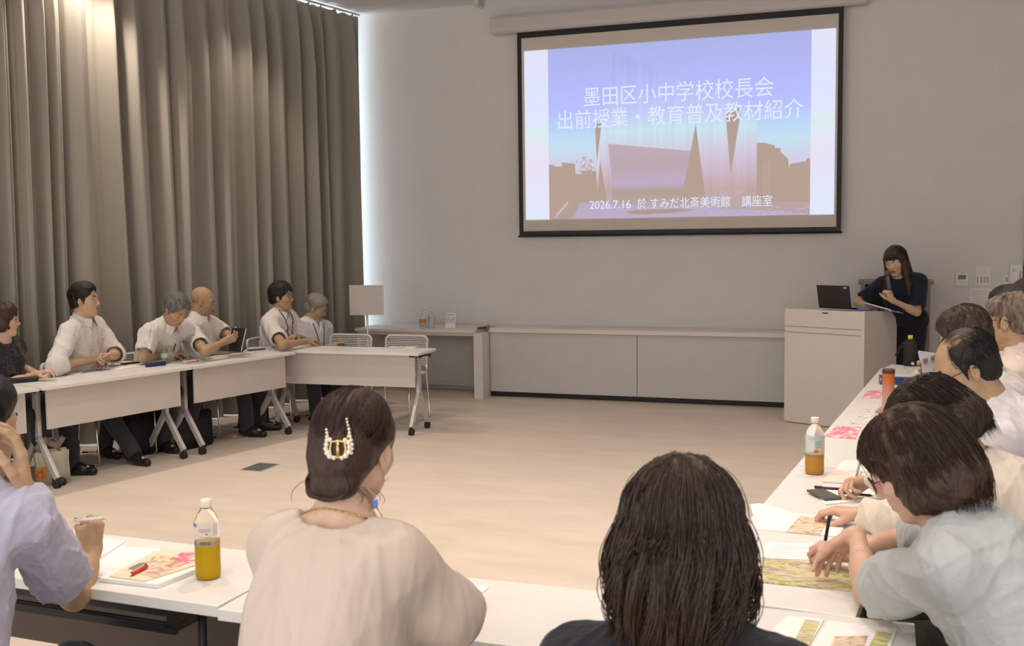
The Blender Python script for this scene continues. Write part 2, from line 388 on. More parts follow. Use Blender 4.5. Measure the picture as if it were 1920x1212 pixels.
    me.loops.add(F.size); me.loops.foreach_set('vertex_index', F.ravel()); me.polygons.add(len(F)); me.polygons.foreach_set('loop_start', np.arange(len(F))*4)
    me.update()
    ca = me.color_attributes.new('picture', 'FLOAT_COLOR', 'CORNER')
    cc = np.ones((len(F), 4, 4)); cc[:, :, :3] = img.reshape(-1, 1, 3); ca.data.foreach_set('color', cc.ravel())
    m = bpy.data.materials.new('projected_picture'); m.use_nodes = True; nt = m.node_tree; b = nt.nodes['Principled BSDF']
    b.inputs['Base Color'].default_value = (0.03, 0.03, 0.03, 1); b.inputs['Roughness'].default_value = 1; b.inputs['Specular IOR Level'].default_value = 0
    at = nt.nodes.new('ShaderNodeVertexColor'); at.layer_name = 'picture'
    nt.links.new(at.outputs['Color'], b.inputs['Emission Color']); b.inputs['Emission Strength'].default_value = 0.97
    me.materials.append(m); o = bpy.data.objects.new('projected_slide', me); COL.objects.link(o); o.parent = scr
    o['label'] = 'bright projected slide with a museum building under a violet sky'
    return o
sl = slide()
MT['slidetext'] = mat('white_slide_lettering', (0.02, 0.02, 0.02), 1, spec=0, emit=(0.74, 0.80, 0.97), estr=0.97)
def text(s, name, x0, x1, z0, m, parent, y, yo=None, xs=None, hgt=None, off=0.0):
    cu = bpy.data.curves.new(name, 'FONT'); cu.body = s; cu.size = 0.2; cu.align_x = 'LEFT'; cu.offset = off
    o = bpy.data.objects.new('text_source', cu); COL.objects.link(o); bpy.context.view_layer.update()
    bb = [Vector(c) for c in o.bound_box]; w = max(c.x for c in bb)-min(c.x for c in bb); h = max(c.y for c in bb)-min(c.y for c in bb)
    k = (x1-x0)/w; o.parent = parent; kz = k if hgt is None else hgt/h
    o.scale = (k, kz, 1); o.rotation_euler = (PI/2, 0, 0)
    o.location = L(x0-min(c.x for c in bb)*k, y, z0-min(c.y for c in bb)*kz)
    dg = bpy.context.evaluated_depsgraph_get(); me = bpy.data.meshes.new_from_object(o.evaluated_get(dg)); me.materials.clear(); me.materials.append(m)
    n = bpy.data.objects.new(name, me); COL.objects.link(n); n.parent = parent; n.scale = o.scale; n.rotation_euler = o.rotation_euler; n.location = o.location
    bpy.data.objects.remove(o); bpy.data.curves.remove(cu); return n
text('墨田区小中学校校長会', 'slide_title', -2.993, -1.053, 3.060, MT['slidetext'], sl, SY-0.007, hgt=0.20)
text('出前授業・教育普及教材紹介', 'slide_title', -3.276, -0.761, 2.830, MT['slidetext'], sl, SY-0.007, hgt=0.20)
for tx, a, b_ in (('2026.7.16', 1106, 1183), ('於 すみだ北斎美術館', 1195, 1369), ('講座室', 1391, 1448)):
    text(tx, 'slide_caption', PY(a, 386, SY)[0], PY(b_, 384, SY)[0], 1.978 if tx[0] != '2' else 1.988, MT['slidetext'], sl, SY-0.007, hgt=0.112 if tx[0] != '2' else 0.085)
# ---------------------------------------------------------------- back wall furniture
def back_bench():
    t = thing('side_counter', 'long white counter with open knee space, holding the pump bottles, by the curtain end', 'counter', (-4.77, 10.6, 0))
    o = Vector((-4.77, 10.6, 0))
    def q(x, y, z): return Vector((x, y, z))-o
    m = MB(); m.box(q((-5.47-4.06)/2, 10.59, 0.712), (1.41, 0.62, 0.03), bev=0.003); m.build('countertop', MT['white'], t)
    m = MB(); m.box(q(-4.02, 10.39, 0.348), (0.10, 0.22, 0.697), bev=0.003); m.build('side_panel', MT['white'], t)
    m = MB(); m.box(q(-4.76, 10.86, 0.40), (1.40, 0.03, 0.60)); m.build('back_panel', MT['cab'], t)
    m = MB(); m.box(q(-4.76, 10.845, 0.075), (1.40, 0.02, 0.05)); m.build('cable_rail', MT['alu'], t)
    m = MB(); m.box(q(-5.45, 10.60, 0.348), (0.03, 0.55, 0.697)); m.build('side_panel', MT['white'], t)
    m = MB(); m.box(q(-4.76, 10.32, 0.680), (1.38, 0.02, 0.034)); m.build('front_rail', MT['edge'], t)
back_bench()
def cab(x0, x1, label):
    cx = (x0+x1)/2; t = thing('low_cabinet', label, 'cabinet', (cx, 10.7, 0), 0, 'low grey cabinets along the back wall')
    w = x1-x0
    MB().box((0, 0.02, 0.375), (w-0.004, 0.42, 0.63)).build('body', MT['cab'], t)
    MB().box((0, -0.2, 0.372), (w-0.006, 0.02, 0.632), bev=0.002).build('door', MT['cab'], t)
    MB().box((0, 0.0, 0.03), (w, 0.36, 0.06)).build('plinth', MT['black'], t)
cab(-3.965, -2.36, 'grey low cabinet with flat door beside the white counter')
cab(-2.36, -0.75, 'grey low cabinet with flat door, the one reaching behind the lectern')
ct = MB().box(((-3.965-0.75)/2, 10.70, 0.715), (3.215, 0.48, 0.045), bev=0.003).build('cabinet_top', MT['white'], origin=((-3.965-0.75)/2, 10.70, 0.6925))
tag(ct, 'continuous white top over the low grey cabinets under the screen', 'countertop')

# lectern -------------------------------------------------
def lectern():
    A = Vector((-0.832, 9.724, 0)); yaw = math.atan2(9.40-9.724, -0.146+0.832)
    t = thing('lectern', 'white panelled lectern with rounded back corner beside the presenter', 'lectern', A, yaw)
    wd = 0.76; dp = 0.62; H = 1.035
    m = MB(); m.box((wd/2, 0.012, H/2), (wd, 0.024, H-0.012), bev=0.003); m.build('front_panel', MT['white'], t)
    m = MB(); m.box((wd/2-0.015, -0.001, H-0.16), (wd-0.03, 0.002, 0.007)); m.box((wd/2-0.015, -0.001, H-0.212), (wd-0.03, 0.002, 0.007)); m.build('groove_line', mat('lectern_groove', (0.40, 0.36, 0.33), 0.6), t)
    m = MB(); m.box((wd*0.52, -0.001, H-0.03), (0.055, 0.003, 0.009)); m.build('slot', MT['black'], t)
    prof = [(0.024, 0.006), (dp, 0.006), (dp, 0.85), (dp-0.012, 0.905), (dp-0.04, 0.955), (dp-0.085, 0.99), (dp-0.15, 1.01), (0.024, H)]
    for x in (0.0, wd-0.028):
        m = MB(); m.prism(prof, 0, x, x+0.028); m.build('side_panel', MT['white'], t)
    m = MB(); m.prism([(0.024, H-0.032), (dp-0.16, 0.98), (dp-0.15, 1.004), (0.024, H-0.006)], 0, 0.028, wd-0.028); m.build('desktop', MT['white'], t)
    m = MB(); m.box((wd/2, 0.30, 0.62), (wd-0.056, 0.5, 0.02)); m.build('shelf', MT['white'], t)
    m = MB(); m.box((wd/2, 0.30, 0.04), (wd-0.06, 0.54, 0.05)); m.build('base_board', MT['black'], t)
    return t
lec = lectern(); LM = lec.matrix_basis.copy()
def lecp(x, y, z): return LM @ Vector((x, y, z))
# laptop on the lectern
def laptop():
    p = lecp(0.415, 0.20, 1.037); t = thing('laptop', 'open dark grey laptop on the white lectern', 'laptop', p, lec.rotation_euler[2])
    R = Matrix.Rotation(-0.09, 3, 'X')
    MB().box((0, 0.045, 0.0), (0.31, 0.20, 0.014), R, bev=0.004).build('keyboard_base', MT['black'], t)
    R2 = Matrix.Rotation(math.radians(14), 3, 'X')
    MB().box((0, -0.085, 0.108), (0.31, 0.008, 0.205), R2, bev=0.004).build('lid', mat('laptop_shell', (0.035, 0.032, 0.033), 0.42, metal=0.3), t)
    l = MB(); l.box((0.115, -0.111, 0.188), (0.034, 0.001, 0.013), R2); l.build('badge', MT['alu'], t, 'small silver badge')
laptop()
pp = lecp(0.70, 0.40, 1.027)
q = MB(); Rp = Matrix.Rotation(-0.12, 3, 'X')
q.box((0, 0, 0), (0.21, 0.26, 0.008), Rp); o = q.build('paper_stack', MT['paper']); o.location = pp+Vector((-0.02, 0.02, 0.017)); o.rotation_euler = (0, 0.28, lec.rotation_euler[2]+0.5)
tag(o, 'white sheets sticking up at the right end of the lectern', 'paper')
q = MB(); q.box((0, 0, 0), (0.16, 0.22, 0.012), Rp); o = q.build('folder', ramp_mat('patterned_folder', [(0.35, (0.02, 0.03, 0.09)), (0.48, (0.10, 0.14, 0.35)), (0.55, (0.6, 0.6, 0.6)), (0.7, (0.04, 0.04, 0.08))], 16)); o.location = lecp(0.80, 0.44, 1.012); o.rotation_euler = (0, 0.14, lec.rotation_euler[2]+0.2)
tag(o, 'dark blue patterned folder hanging over the right edge of the lectern', 'folder')
q = MB(); q.box((0, 0, 0), (0.15, 0.10, 0.02), bev=0.006); o = q.build('cloth_pouch', mat('blue_cloth', (0.14, 0.22, 0.50), 0.8, bump=0.3, bscale=90)); o.location = lecp(0.60, 0.30, 1.030); o.rotation_euler = (-0.1, 0, lec.rotation_euler[2])
tag(o, 'small blue cloth pouch on the lectern by the left hand of the presenter', 'pouch')

# dark wooden rack behind the presenter
def rack():
    x0, x1, y0, y1, h = -0.20, 0.42, 10.50, DW-0.01, 1.245
    c = Vector(((x0+x1)/2, (y0+y1)/2, 0)); t = thing('equipment_rack', 'dark brown wooden equipment rack against the wall behind the presenter', 'rack', c)
    def q(x, y, z): return Vector((x, y, z))-c
    MB().box(q(c.x, c.y, h-0.016), (x1-x0+0.05, y1-y0+0.0, 0.032), bev=0.004).build('top_board', MT['woodedge'], t)
    MB().box(q(x0+0.02, c.y, (h-0.03)/2), (0.04, y1-y0, h-0.034)).build('side_board', MT['woodedge'], t)
    MB().box(q(x1-0.03, c.y, (h-0.03)/2), (0.05, y1-y0, h-0.034)).build('side_board', MT['woodedge'], t)
    MB().box(q(c.x, y1-0.02, (h-0.03)/2), (x1-x0-0.1, 0.02, h-0.05)).build('back_board', MT['darkwood'], t)
    for z in (0.08, 0.45, 0.82): MB().box(q(c.x, c.y, z), (x1-x0-0.09, y1-y0-0.06, 0.02)).build('shelf', MT['darkwood'], t)
    MB().box(q(c.x, y0+0.10, 0.95), (x1-x0-0.12, 0.01, 0.5)).build('front_glass', mat('smoked_door', (0.012, 0.012, 0.014), 0.25), t)
rack()

# wall controls on the right of the back wall
def wallbox(name, px0, py0, px1, py1, dep, m, label, cat):
    a = PY(px0, py0, DW-dep); b = PY(px1, py1, DW-dep)
    c = ((a[0]+b[0])/2, DW-dep/2-0.0005, (a[2]+b[2])/2); w = abs(b[0]-a[0]); h = abs(a[2]-b[2])
    t = thing(name, label, cat, (c[0], DW, c[2])); MB().box((0, -dep/2-0.001, 0), (w, dep, h), bev=min(0.003, dep*0.3)).build('plate', m, t)
    return t, w, h
MT['plate'] = mat('switch_plate', (0.82, 0.80, 0.77), 0.4)
t, w, h = wallbox('thermostat', 1792, 512, 1816, 537, 0.022, MT['plate'], 'white thermostat with a green display on the back wall', 'thermostat')
MB().box((-0.002, -0.024, h*0.18), (w*0.6, 0.003, h*0.32)).build('display', mat('lcd', (0.19, 0.20, 0.09), 0.3), t)
MB().box((0.012, -0.024, -h*0.22), (w*0.6, 0.002, h*0.16), bev=0.001).build('button_flap', MT['white'], t)
t, w, h = wallbox('light_switch', 1829, 514, 1858, 536, 0.010, MT['plate'], 'white light switch plate with three orange tinted rockers on the back wall', 'switch')
for i in range(3): MB().box((-w*0.12+i*w*0.2, -0.013, 0), (w*0.10, 0.006, h*0.5), bev=0.001).build('rocker', mat('rocker', (0.50, 0.40, 0.33), 0.5), t)
MB().box((-w*0.36, -0.012, 0), (w*0.06, 0.004, h*0.5)).build('indicator', mat('indicator', (0.3, 0.3, 0.3), 0.5), t)
def note(px0, py0, px1, py1, label, nl, m=None):
    a = PY(px0, py0, DW-0.002); b = PY(px1, py1, DW-0.002); w = b[0]-a[0]; h = a[2]-b[2]
    t = thing('wall_notice', label, 'notice', ((a[0]+b[0])/2, DW, (a[2]+b[2])/2)); MB().box((0, -0.0015, 0), (w, 0.002, h)).build('sheet', m or MT['plate'], t)
    l = MB()
    for i in range(nl): l.box((-w*0.04*(i % 3), -0.003, h*(0.32-0.64*i/max(1, nl-1))), (w*(0.7-0.08*(i % 3)), 0.001, h*0.028))
    l.build('printed_lines', MT['inkl'], t)
note(1830, 499, 1857, 514, 'small white notice taped above the light switch', 4)
note(1818, 540, 1857, 580, 'white printed notice taped below the light switch', 7)
t, w, h = wallbox('wall_socket', 1882, 516, 1893, 533, 0.01, MT['plate'], 'small white wall socket beside the grey wall box', 'socket')
MB().box((0, -0.012, 0), (w*0.4, 0.003, h*0.5)).build('insert', mat('socket_grey', (0.42, 0.42, 0.40), 0.5), t)
t, w, h = wallbox('wall_box', 1894, 496, 1916, 545, 0.07, MT['plate'], 'tall pale grey wall box with a round knob at the right picture edge', 'wall box')
MB().sphere((-0.02, -0.075, h*0.28), 0.016, 12, (1, 0.6, 1)).build('knob', MT['white'], t)
MB().box((0.035, -0.0715, -0.01), (0.008, 0.002, h*0.6)).build('slit', mat('slit_red', (0.25, 0.14, 0.12), 0.5), t)
a = PY(1917, 497, DW); d = MB(); d.box((a[0]+0.46, DW-0.02, 1.03), (0.90, 0.04, 2.06)); struct(d.build('door_1', mat('brown_door', (0.20, 0.13, 0.115), 0.5)))
# white board on a pole
def sign_stand():
    b = PY(687, 563, 9.5); t = thing('sign_stand', 'blank square white sign board on a thin grey pole before the wall', 'sign stand', (b[0], 9.5, 0), 0.15)
    MB().box((0, 0, 1.088), (0.345, 0.014, 0.29), bev=0.003).build('sign_board', MT['panel'], t)
    f = MB()
    for s in (-1, 1): f.box((s*0.172, 0, 1.088), (0.008, 0.02, 0.298)); f.box((0, 0, 1.088+s*0.147), (0.345, 0.02, 0.008))
    f.build('board_frame', MT['alu'], t)
    MB().tube([(0, 0.012, 0.012), (0, 0.012, 1.0)], 0.011, 10).build('pole', MT['alu'], t)
    MB().lathe([(0.0, 0.0), (0.15, 0.0), (0.15, 0.008), (0.02, 0.018), (0, 0.018)], (0, 0.012, 0), 32, cap=False).build('base', MT['alu'], t)
sign_stand()
# things on the counter
ZB = 0.7275
clear = mat('clear_plastic', (0.97, 0.97, 0.97), 0.06, trans=1.0, ior=1.2, spec=0.5)
def pump(px, label, lab, liquid, y=10.42, h=0.155, r=0.036):
    p = PV(px, 606, (0, y), (0, 1)); t = thing('pump_bottle', label, 'pump bottle', (p[0], y, ZB))
    MB().lathe([(r*0.95, 0.0), (r, 0.006), (r, h*0.72), (r*0.9, h*0.8), (r*0.4, h*0.9), (0.013, h*0.93), (0.013, h)], n=20).build('bottle', liquid, t)
    MB().lathe([(r+0.0008, h*0.10), (r+0.0008, h*0.66)], n=24, cap=False).build('label', lab, t)
    n = MB(); n.lathe([(0.015, h), (0.015, h+0.02), (0.005, h+0.022), (0.005, h+0.05), (0.012, h+0.052), (0.012, h+0.06)], n=14); n.tube([(0, 0, h+0.055), (0.03, -0.012, h+0.053), (0.036, -0.015, h+0.047)], 0.005, 8); n.build('pump_head', MT['white'], t)
    return t
def two_band(name, c1, c2, z):
    m = mat(name, c1, 0.5); nt = m.node_tree; b = nt.nodes['Principled BSDF']; tc = nt.nodes.new('ShaderNodeTexCoord'); sp = nt.nodes.new('ShaderNodeSeparateXYZ')
    nt.links.new(tc.outputs['Object'], sp.inputs[0]); r = nt.nodes.new('ShaderNodeMath'); r.operation = 'GREATER_THAN'; r.inputs[1].default_value = z
    nt.links.new(sp.outputs['Z'], r.inputs[0]); mx = nt.nodes.new('ShaderNodeMix'); mx.data_type = 'RGBA'; mx.inputs['A'].default_value = (*c2, 1); mx.inputs['B'].default_value = (*c1, 1)
    nt.links.new(r.outputs[0], mx.inputs['Factor']); nt.links.new(mx.outputs['Result'], b.inputs['Base Color']); return m
pump(793, 'hand sanitizer pump bottle with orange and pale blue label on the counter', two_band('sanitizer_label', (0.62, 0.23, 0.05), (0.38, 0.46, 0.50), 0.062), mat('pale_gel', (0.60, 0.64, 0.66), 0.2))
t = pump(809, 'tall translucent pump bottle beside the orange labelled one', mat('clear_label', (0.55, 0.51, 0.51), 0.4), mat('frosted_gel', (0.58, 0.55, 0.55), 0.25), y=10.47, h=0.175, r=0.038)
m = MB()
for i in range(5): m.box((-0.012+0.004*(i % 2), -0.0395, 0.12-0.012*i), (0.022+0.006*(i % 2), 0.001, 0.004))
m.build('printed_lines', MT['ink'], t)
p = PV(845, 606, (0, 10.48), (0, 1)); t = thing('table_sign', 'small white framed table sign on the counter right of the pump bottles', 'sign', (p[0], 10.48, ZB))
MB().box((0, 0, 0.085), (0.115, 0.006, 0.165), Matrix.Rotation(-0.1, 3, 'X'), bev=0.001).build('sign_sheet', MT['paper'], t)
f = MB()
for i in range(7): f.box((-0.045+0.015*i, -0.006, 0.09+0.008*math.sin(i*2)), (0.004, 0.001, 0.075-0.01*(i % 3)), Matrix.Rotation(0.25*math.sin(i*1.7), 3, 'Y'))
f.box((0, -0.0105, 0.148), (0.095, 0.001, 0.006)); f.box((0.035, -0.005, 0.03), (0.025, 0.001, 0.03)); f.build('printed_lines', mat('sign_ink', (0.33, 0.28, 0.26), 0.7), t)
MB().box((0, 0.02, 0.004), (0.10, 0.06, 0.007)).build('foot', MT['plate'], t)
p = PV(907, 606, (0, 10.45), (0, 1)); t = thing('microphone', 'grey handheld microphone lying at the right end of the white counter', 'microphone', (p[0], 10.45, ZB))
MB().tube([(-0.055, -0.05, 0.013), (0.03, 0.0, 0.016)], [0.012, 0.017], 14).build('handle', mat('mic_body', (0.10, 0.10, 0.10), 0.4, metal=0.4), t)
MB().sphere((0.045, 0.008, 0.024), 0.024, 14).build('grille', mat('mic_grille', (0.28, 0.28, 0.27), 0.45, metal=0.6, bump=0.4, bscale=600), t)

# ---------------------------------------------------------------- caster tables of the left side
def caster_table(Lg, D, label, loc, rz):
    """table runs along +x from 0 to Lg, front edge at y=0, seats at +y"""
    t = thing('caster_table', label, 'table', (*loc, 0), rz, 'white flip-top caster tables')
    MB().box((Lg/2, D/2, 0.708), (Lg-0.004, D, 0.024), bev=0.004).build('tabletop', MT['top'], t)
    MB().box((Lg/2, 0.075, 0.555), (Lg-0.13, 0.016, 0.285), bev=0.002).build('modesty_panel', MT['panel'], t)
    MB().box((Lg/2, D/2, 0.675), (Lg-0.12, 0.05, 0.03)).build('beam', MT['blackm'], t)
    for x in (0.09, Lg-0.09):
        lg = MB()
        lg.box((x, D/2, 0.505), (0.030, 0.058, 0.37), bev=0.006)
        for s in (-1, 1):
            a = Vector((x, D/2+s*0.01, 0.34)); b = Vector((x, D/2+s*(D/2-0.03), 0.075)); d = b-a
            R = d.to_track_quat('Z', 'Y').to_matrix(); lg.box((a+b)/2, (0.030, 0.045, d.length+0.02), R, bev=0.005)
        l = lg.build('leg', MT['alu'], t)
        MB().box((x, D/2, 0.685), (0.05, D*0.7, 0.02), bev=0.003).build('bracket', MT['blackm'], l)
        for s in (-1, 1):
            yy = D/2+s*(D/2-0.03); c = MB()
            c.tube([(x-0.019, yy, 0.029), (x-0.004, yy, 0.029)], 0.029, 18); c.tube([(x+0.004, yy, 0.029), (x+0.019, yy, 0.029)], 0.029, 18)
            c.box((x, yy, 0.05), (0.018, 0.03, 0.034), bev=0.004); c.build('caster', MT['rubber'], l)
    hh = MB(); hh.tube([(Lg-0.05, D*0.5, 0.68), (Lg-0.015, D*0.75, 0.672), (Lg-0.03, D*0.8, 0.66)], 0.009, 8); hh.build('flip_lever', MT['black'], t)
    return t
azL = math.atan2(LTU[1], LTU[0])
def lt(s, off=0): return LT0+LTU*s-LTN*0+LTN*off
caster_table(1.29, 0.45, 'white caster table along the curtain, holding the open notebook and blue pen case', lt(0.0), azL)
caster_table(1.15, 0.45, 'white caster table at the far end of the curtain row, under the black book', lt(1.30), azL)
caster_table(1.29, 0.45, 'white caster table at the left picture edge, its panel cut off by the frame', lt(-1.31, 0.012), azL)
caster_table(1.50, 0.42, 'white caster table turned across the far end, in front of two empty chairs', (-5.245, 8.132), 0.028)

# ---------------------------------------------------------------- chairs
def chair(label, loc, rz, group):
    """faces +y; seat centre at origin"""
    t = thing('conference_chair', label, 'chair', (*loc, 0), rz, group)
    s = MB(); s.box((0, 0.0, 0.432), (0.43, 0.42, 0.028), bev=0.012); s.build('seat', MT['mesh'], t)
    bk = MB()     # curved slatted plastic back
    zs = [0.50+0.0168*i for i in range(16)]
    for i, z in enumerate(zs):
        w = 0.215-0.02*max(0, (i-12))/3; yb = -0.205-0.035*(z-0.50)/0.27
        pts = [(w*u, yb-0.02*(1-u*u), z) for u in np.linspace(-1, 1, 9)]
        bk.tube(pts, 0.0052, 6)
    bk.build('back_slats', MT['mesh'], t)
    fr = MB(); pts = []
    for z in np.linspace(0.47, 0.745, 8): pts.append((-0.218, -0.203-0.035*(z-0.50)/0.27, z))
    pts += [(-0.20, -0.240, 0.764)]+[(0.19*u, -0.241-0.02*(1-u*u), 0.772) for u in np.linspace(-1, 1, 9)]+[(0.20, -0.240, 0.764)]
    for z in np.linspace(0.745, 0.47, 8): pts.append((0.218, -0.203-0.035*(z-0.50)/0.27, z))
    fr.tube(pts, 0.012, 8); fr.build('back_frame', MT['mesh'], t)
    for sx in (-1, 1):
        m = MB(); x = sx*0.222
        m.tube([(x, -0.20, 0.52), (x, -0.19, 0.42), (x*1.03, -0.20, 0.25), (x*1.06, -0.225, 0.03), (x*1.06, -0.21, 0.010), (x*1.06, -0.18, 0.008), (x*1.06, 0.16, 0.008), (x*1.06, 0.20, 0.010), (x*1.06, 0.215, 0.03), (x*1.0, 0.19, 0.40), (x*0.95, 0.17, 0.42), (x*0.9, -0.15, 0.42)], 0.0075, 8)
        l = m.build('leg_frame', MT['chrome'], t)
        for y in (-0.17, 0.15):
            g = MB(); g.box((x*1.06, y, 0.006), (0.024, 0.05, 0.012), bev=0.003); g.build('glide', MT['black'], l)
    for y in (0.17, -0.15): MB().tube([(-0.2, y, 0.418), (0.2, y, 0.418)], 0.0075, 8).build('seat_crossbar', MT['chrome'], t)
    return t
CHAIR = []
def put_chair(label, x, y, face, group='conference chairs'):
    """face: 2D direction the sitter looks"""
    rz = math.atan2(face[1], face[0])-PI/2
    if not CHAIR: CHAIR.append(chair(label, (x, y), rz, group)); return CHAIR[0]
    return relabel(copy_tree(CHAIR[0]), label, (x, y, 0), rz, group)
FL = (0.976, -0.217); FR = (-0.9956, 0.094)
a = PY(637, 640, 8.95); put_chair('empty white slatted chair behind the far table, next to the grey moustached man', a[0]+0.05, 8.86, (0.03, -1))
a = PY(752, 640, 9.0); put_chair('empty white slatted chair behind the far table, nearest the white counter', a[0], 8.88, (-0.02, -1))

# ---------------------------------------------------------------- folding tables, front and right
def folding_table(Lg, D, label, loc, rz, group='white folding tables with black underframe'):
    """runs +x from 0..Lg, front (sitter) edge y=0, depth +y"""
    t = thing('folding_table', label, 'table', (*loc, 0), rz, group)
    MB().box((Lg/2, D/2, 0.704), (Lg-0.004, D, 0.032), bev=0.003).build('tabletop', MT['top'], t)
    m = MB(); x0, x1 = 0.20, Lg-0.20
    for i in range(4): m.tube([(x0, D*(0.16+0.17*i), 0.615), (x1, D*(0.16+0.17*i), 0.615)], 0.008, 8)
    m.box(((x0+x1)/2, 0.05, 0.668), (x1-x0+0.2, 0.03, 0.028)); m.box(((x0+x1)/2, 0.06, 0.607), (x1-x0+0.02, 0.014, 0.022))
    for x in (x0, x1): m.box((x, D*0.45, 0.612), (0.022, D*0.74, 0.018)); m.box((x, 0.06, 0.648), (0.03, 0.022, 0.075)); m.box((x, D*0.80, 0.648), (0.03, 0.022, 0.075))
    m.build('under_shelf', MT['blackm'], t)
    MB().box((Lg/2, D-0.030, 0.505), (Lg-0.12, 0.014, 0.36), bev=0.002).build('modesty_panel', mat('shade_toned_board', (0.105, 0.080, 0.064), 0.6), t)  # shade on the panel is put into its darkened board colour
    for x in (0.10, Lg-0.10):
        l = MB(); l.tube([(x, 0.035, 0.012), (x, 0.05, 0.35), (x, 0.06, 0.675)], 0.0125, 10); l.tube([(x, D-0.035, 0.012), (x, D-0.05, 0.35), (x, D-0.06, 0.675)], 0.0125, 10)
        l.box((x, D/2, 0.676), (0.035, D*0.8, 0.022)); l.tube([(x, 0.045, 0.22), (x, D-0.045, 0.22)], 0.009, 8)
        lo = l.build('leg_frame', MT['blackm'], t)
        for y in (0.035, D-0.035): MB().lathe([(0.016, 0), (0.016, 0.03)], (x, y, 0), 10).build('rubber_foot', MT['rubber'], lo)
    return t
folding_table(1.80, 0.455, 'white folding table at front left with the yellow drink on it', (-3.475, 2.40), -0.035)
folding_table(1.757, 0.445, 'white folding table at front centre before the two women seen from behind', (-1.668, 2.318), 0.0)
RT0 = np.array([-0.502, 2.80]); RTU = np.array([0.094, 0.9956]); RTN = np.array([0.9956, -0.094])
def rt(s, off=0.0): return RT0+RTU*s+RTN*off
azR = math.atan2(RTU[1], RTU[0])
RTAB = ['white folding table of the right row nearest the camera, under the green picture sheet', 'white folding table in the middle of the right row, under the orange tumbler', 'white folding table at the lectern end of the right row']
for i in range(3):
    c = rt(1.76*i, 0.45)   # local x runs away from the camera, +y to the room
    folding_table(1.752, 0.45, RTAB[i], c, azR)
def PR(px, py, s):
    d = ray(px, py); c = RT0+RTN*s; return CO + d*((c@RTN)/(d[:2]@RTN))
# ---------------------------------------------------------------- people: bodies grown from distance fields
def nz(v): v = np.asarray(v, float); return v/max(1e-9, np.linalg.norm(v))
def smin(a, b, k):
    h = np.maximum(k-np.abs(a-b), 0)/k; return np.minimum(a, b)-h*h*k*0.25
class Fd:
    """a distance field: list of smooth unions, cuts and displacements, optionally in a local frame"""
    def __init__(s, o=None, M=None, sc=1.0): s.ops = []; s.o = None if o is None else np.asarray(o, float); s.M = M; s.sc = sc
    def op(s, kind, fn, c=None, r=None, k=0.02): s.ops.append((kind, fn, None if c is None else np.asarray(c, float), r, k)); return s
    def cap(s, a, b, ra, rb, k=0.02, kind='u', flat=None, fw=None):
        a = np.asarray(a, float); b = np.asarray(b, float); ba = b-a; l2 = max(1e-9, float(ba@ba))
        if fw is not None: fw = np.asarray(fw, float)
        def fn(P):
            q = P-a; t = np.clip((q@ba)/l2, 0, 1); q = q-t[:, None]*ba
            if fw is not None: q = q+(q@fw)[:, None]*fw*(1/flat-1)
            return (np.sqrt((q*q).sum(1))-(ra+(rb-ra)*t))*(1.0 if fw is None else min(1.0, flat*1.15))
        return s.op(kind, fn, (a+b)/2, np.linalg.norm(ba)/2+max(ra, rb), k)
    def ell(s, c, r, R=None, k=0.02, kind='u'):
        c = np.asarray(c, float); r = np.asarray(r, float)
        def fn(P):
            q = P-c
            if R is not None: q = q@R
            k0 = np.sqrt(((q/r)**2).sum(1)); k1 = np.sqrt(((q/(r*r))**2).sum(1))
            return np.where(k0 < 0.05, -r.min()*(1-k0), k0*(k0-1)/np.maximum(k1, 1e-9))
        return s.op(kind, fn, c, float(r.max()), k)
    def plane(s, p, n, k=0.004):      # keeps the side the normal points away from
        p = np.asarray(p, float); n = nz(n); return s.op('i', lambda P: (P-p)@n, None, None, k)
    def disp(s, fn): return s.op('d', fn)
    def ev(s, P, bc, br):
        if s.o is not None:
            P = ((P-s.o)@s.M)/s.sc
            if bc is not None: bc = ((bc-s.o)@s.M)/s.sc; br = br/s.sc
        d = np.full(len(P), 1.0)
        for kind, fn, c, r, k in s.ops:
            if r is not None and bc is not None and np.linalg.norm(bc-c) > br+r+0.05+k: continue
            if kind == 'd':
                if bc is None or np.abs(d).min() < 0.06: d = d+fn(P)
                continue
            v = fn.ev(P, bc, br) if isinstance(fn, Fd) else fn(P)
            if kind == 'u': d = smin(d, v, k)
            elif kind == 's': d = -smin(-d, v, k)
            else: d = -smin(-d, -v, k)
        return d*s.sc
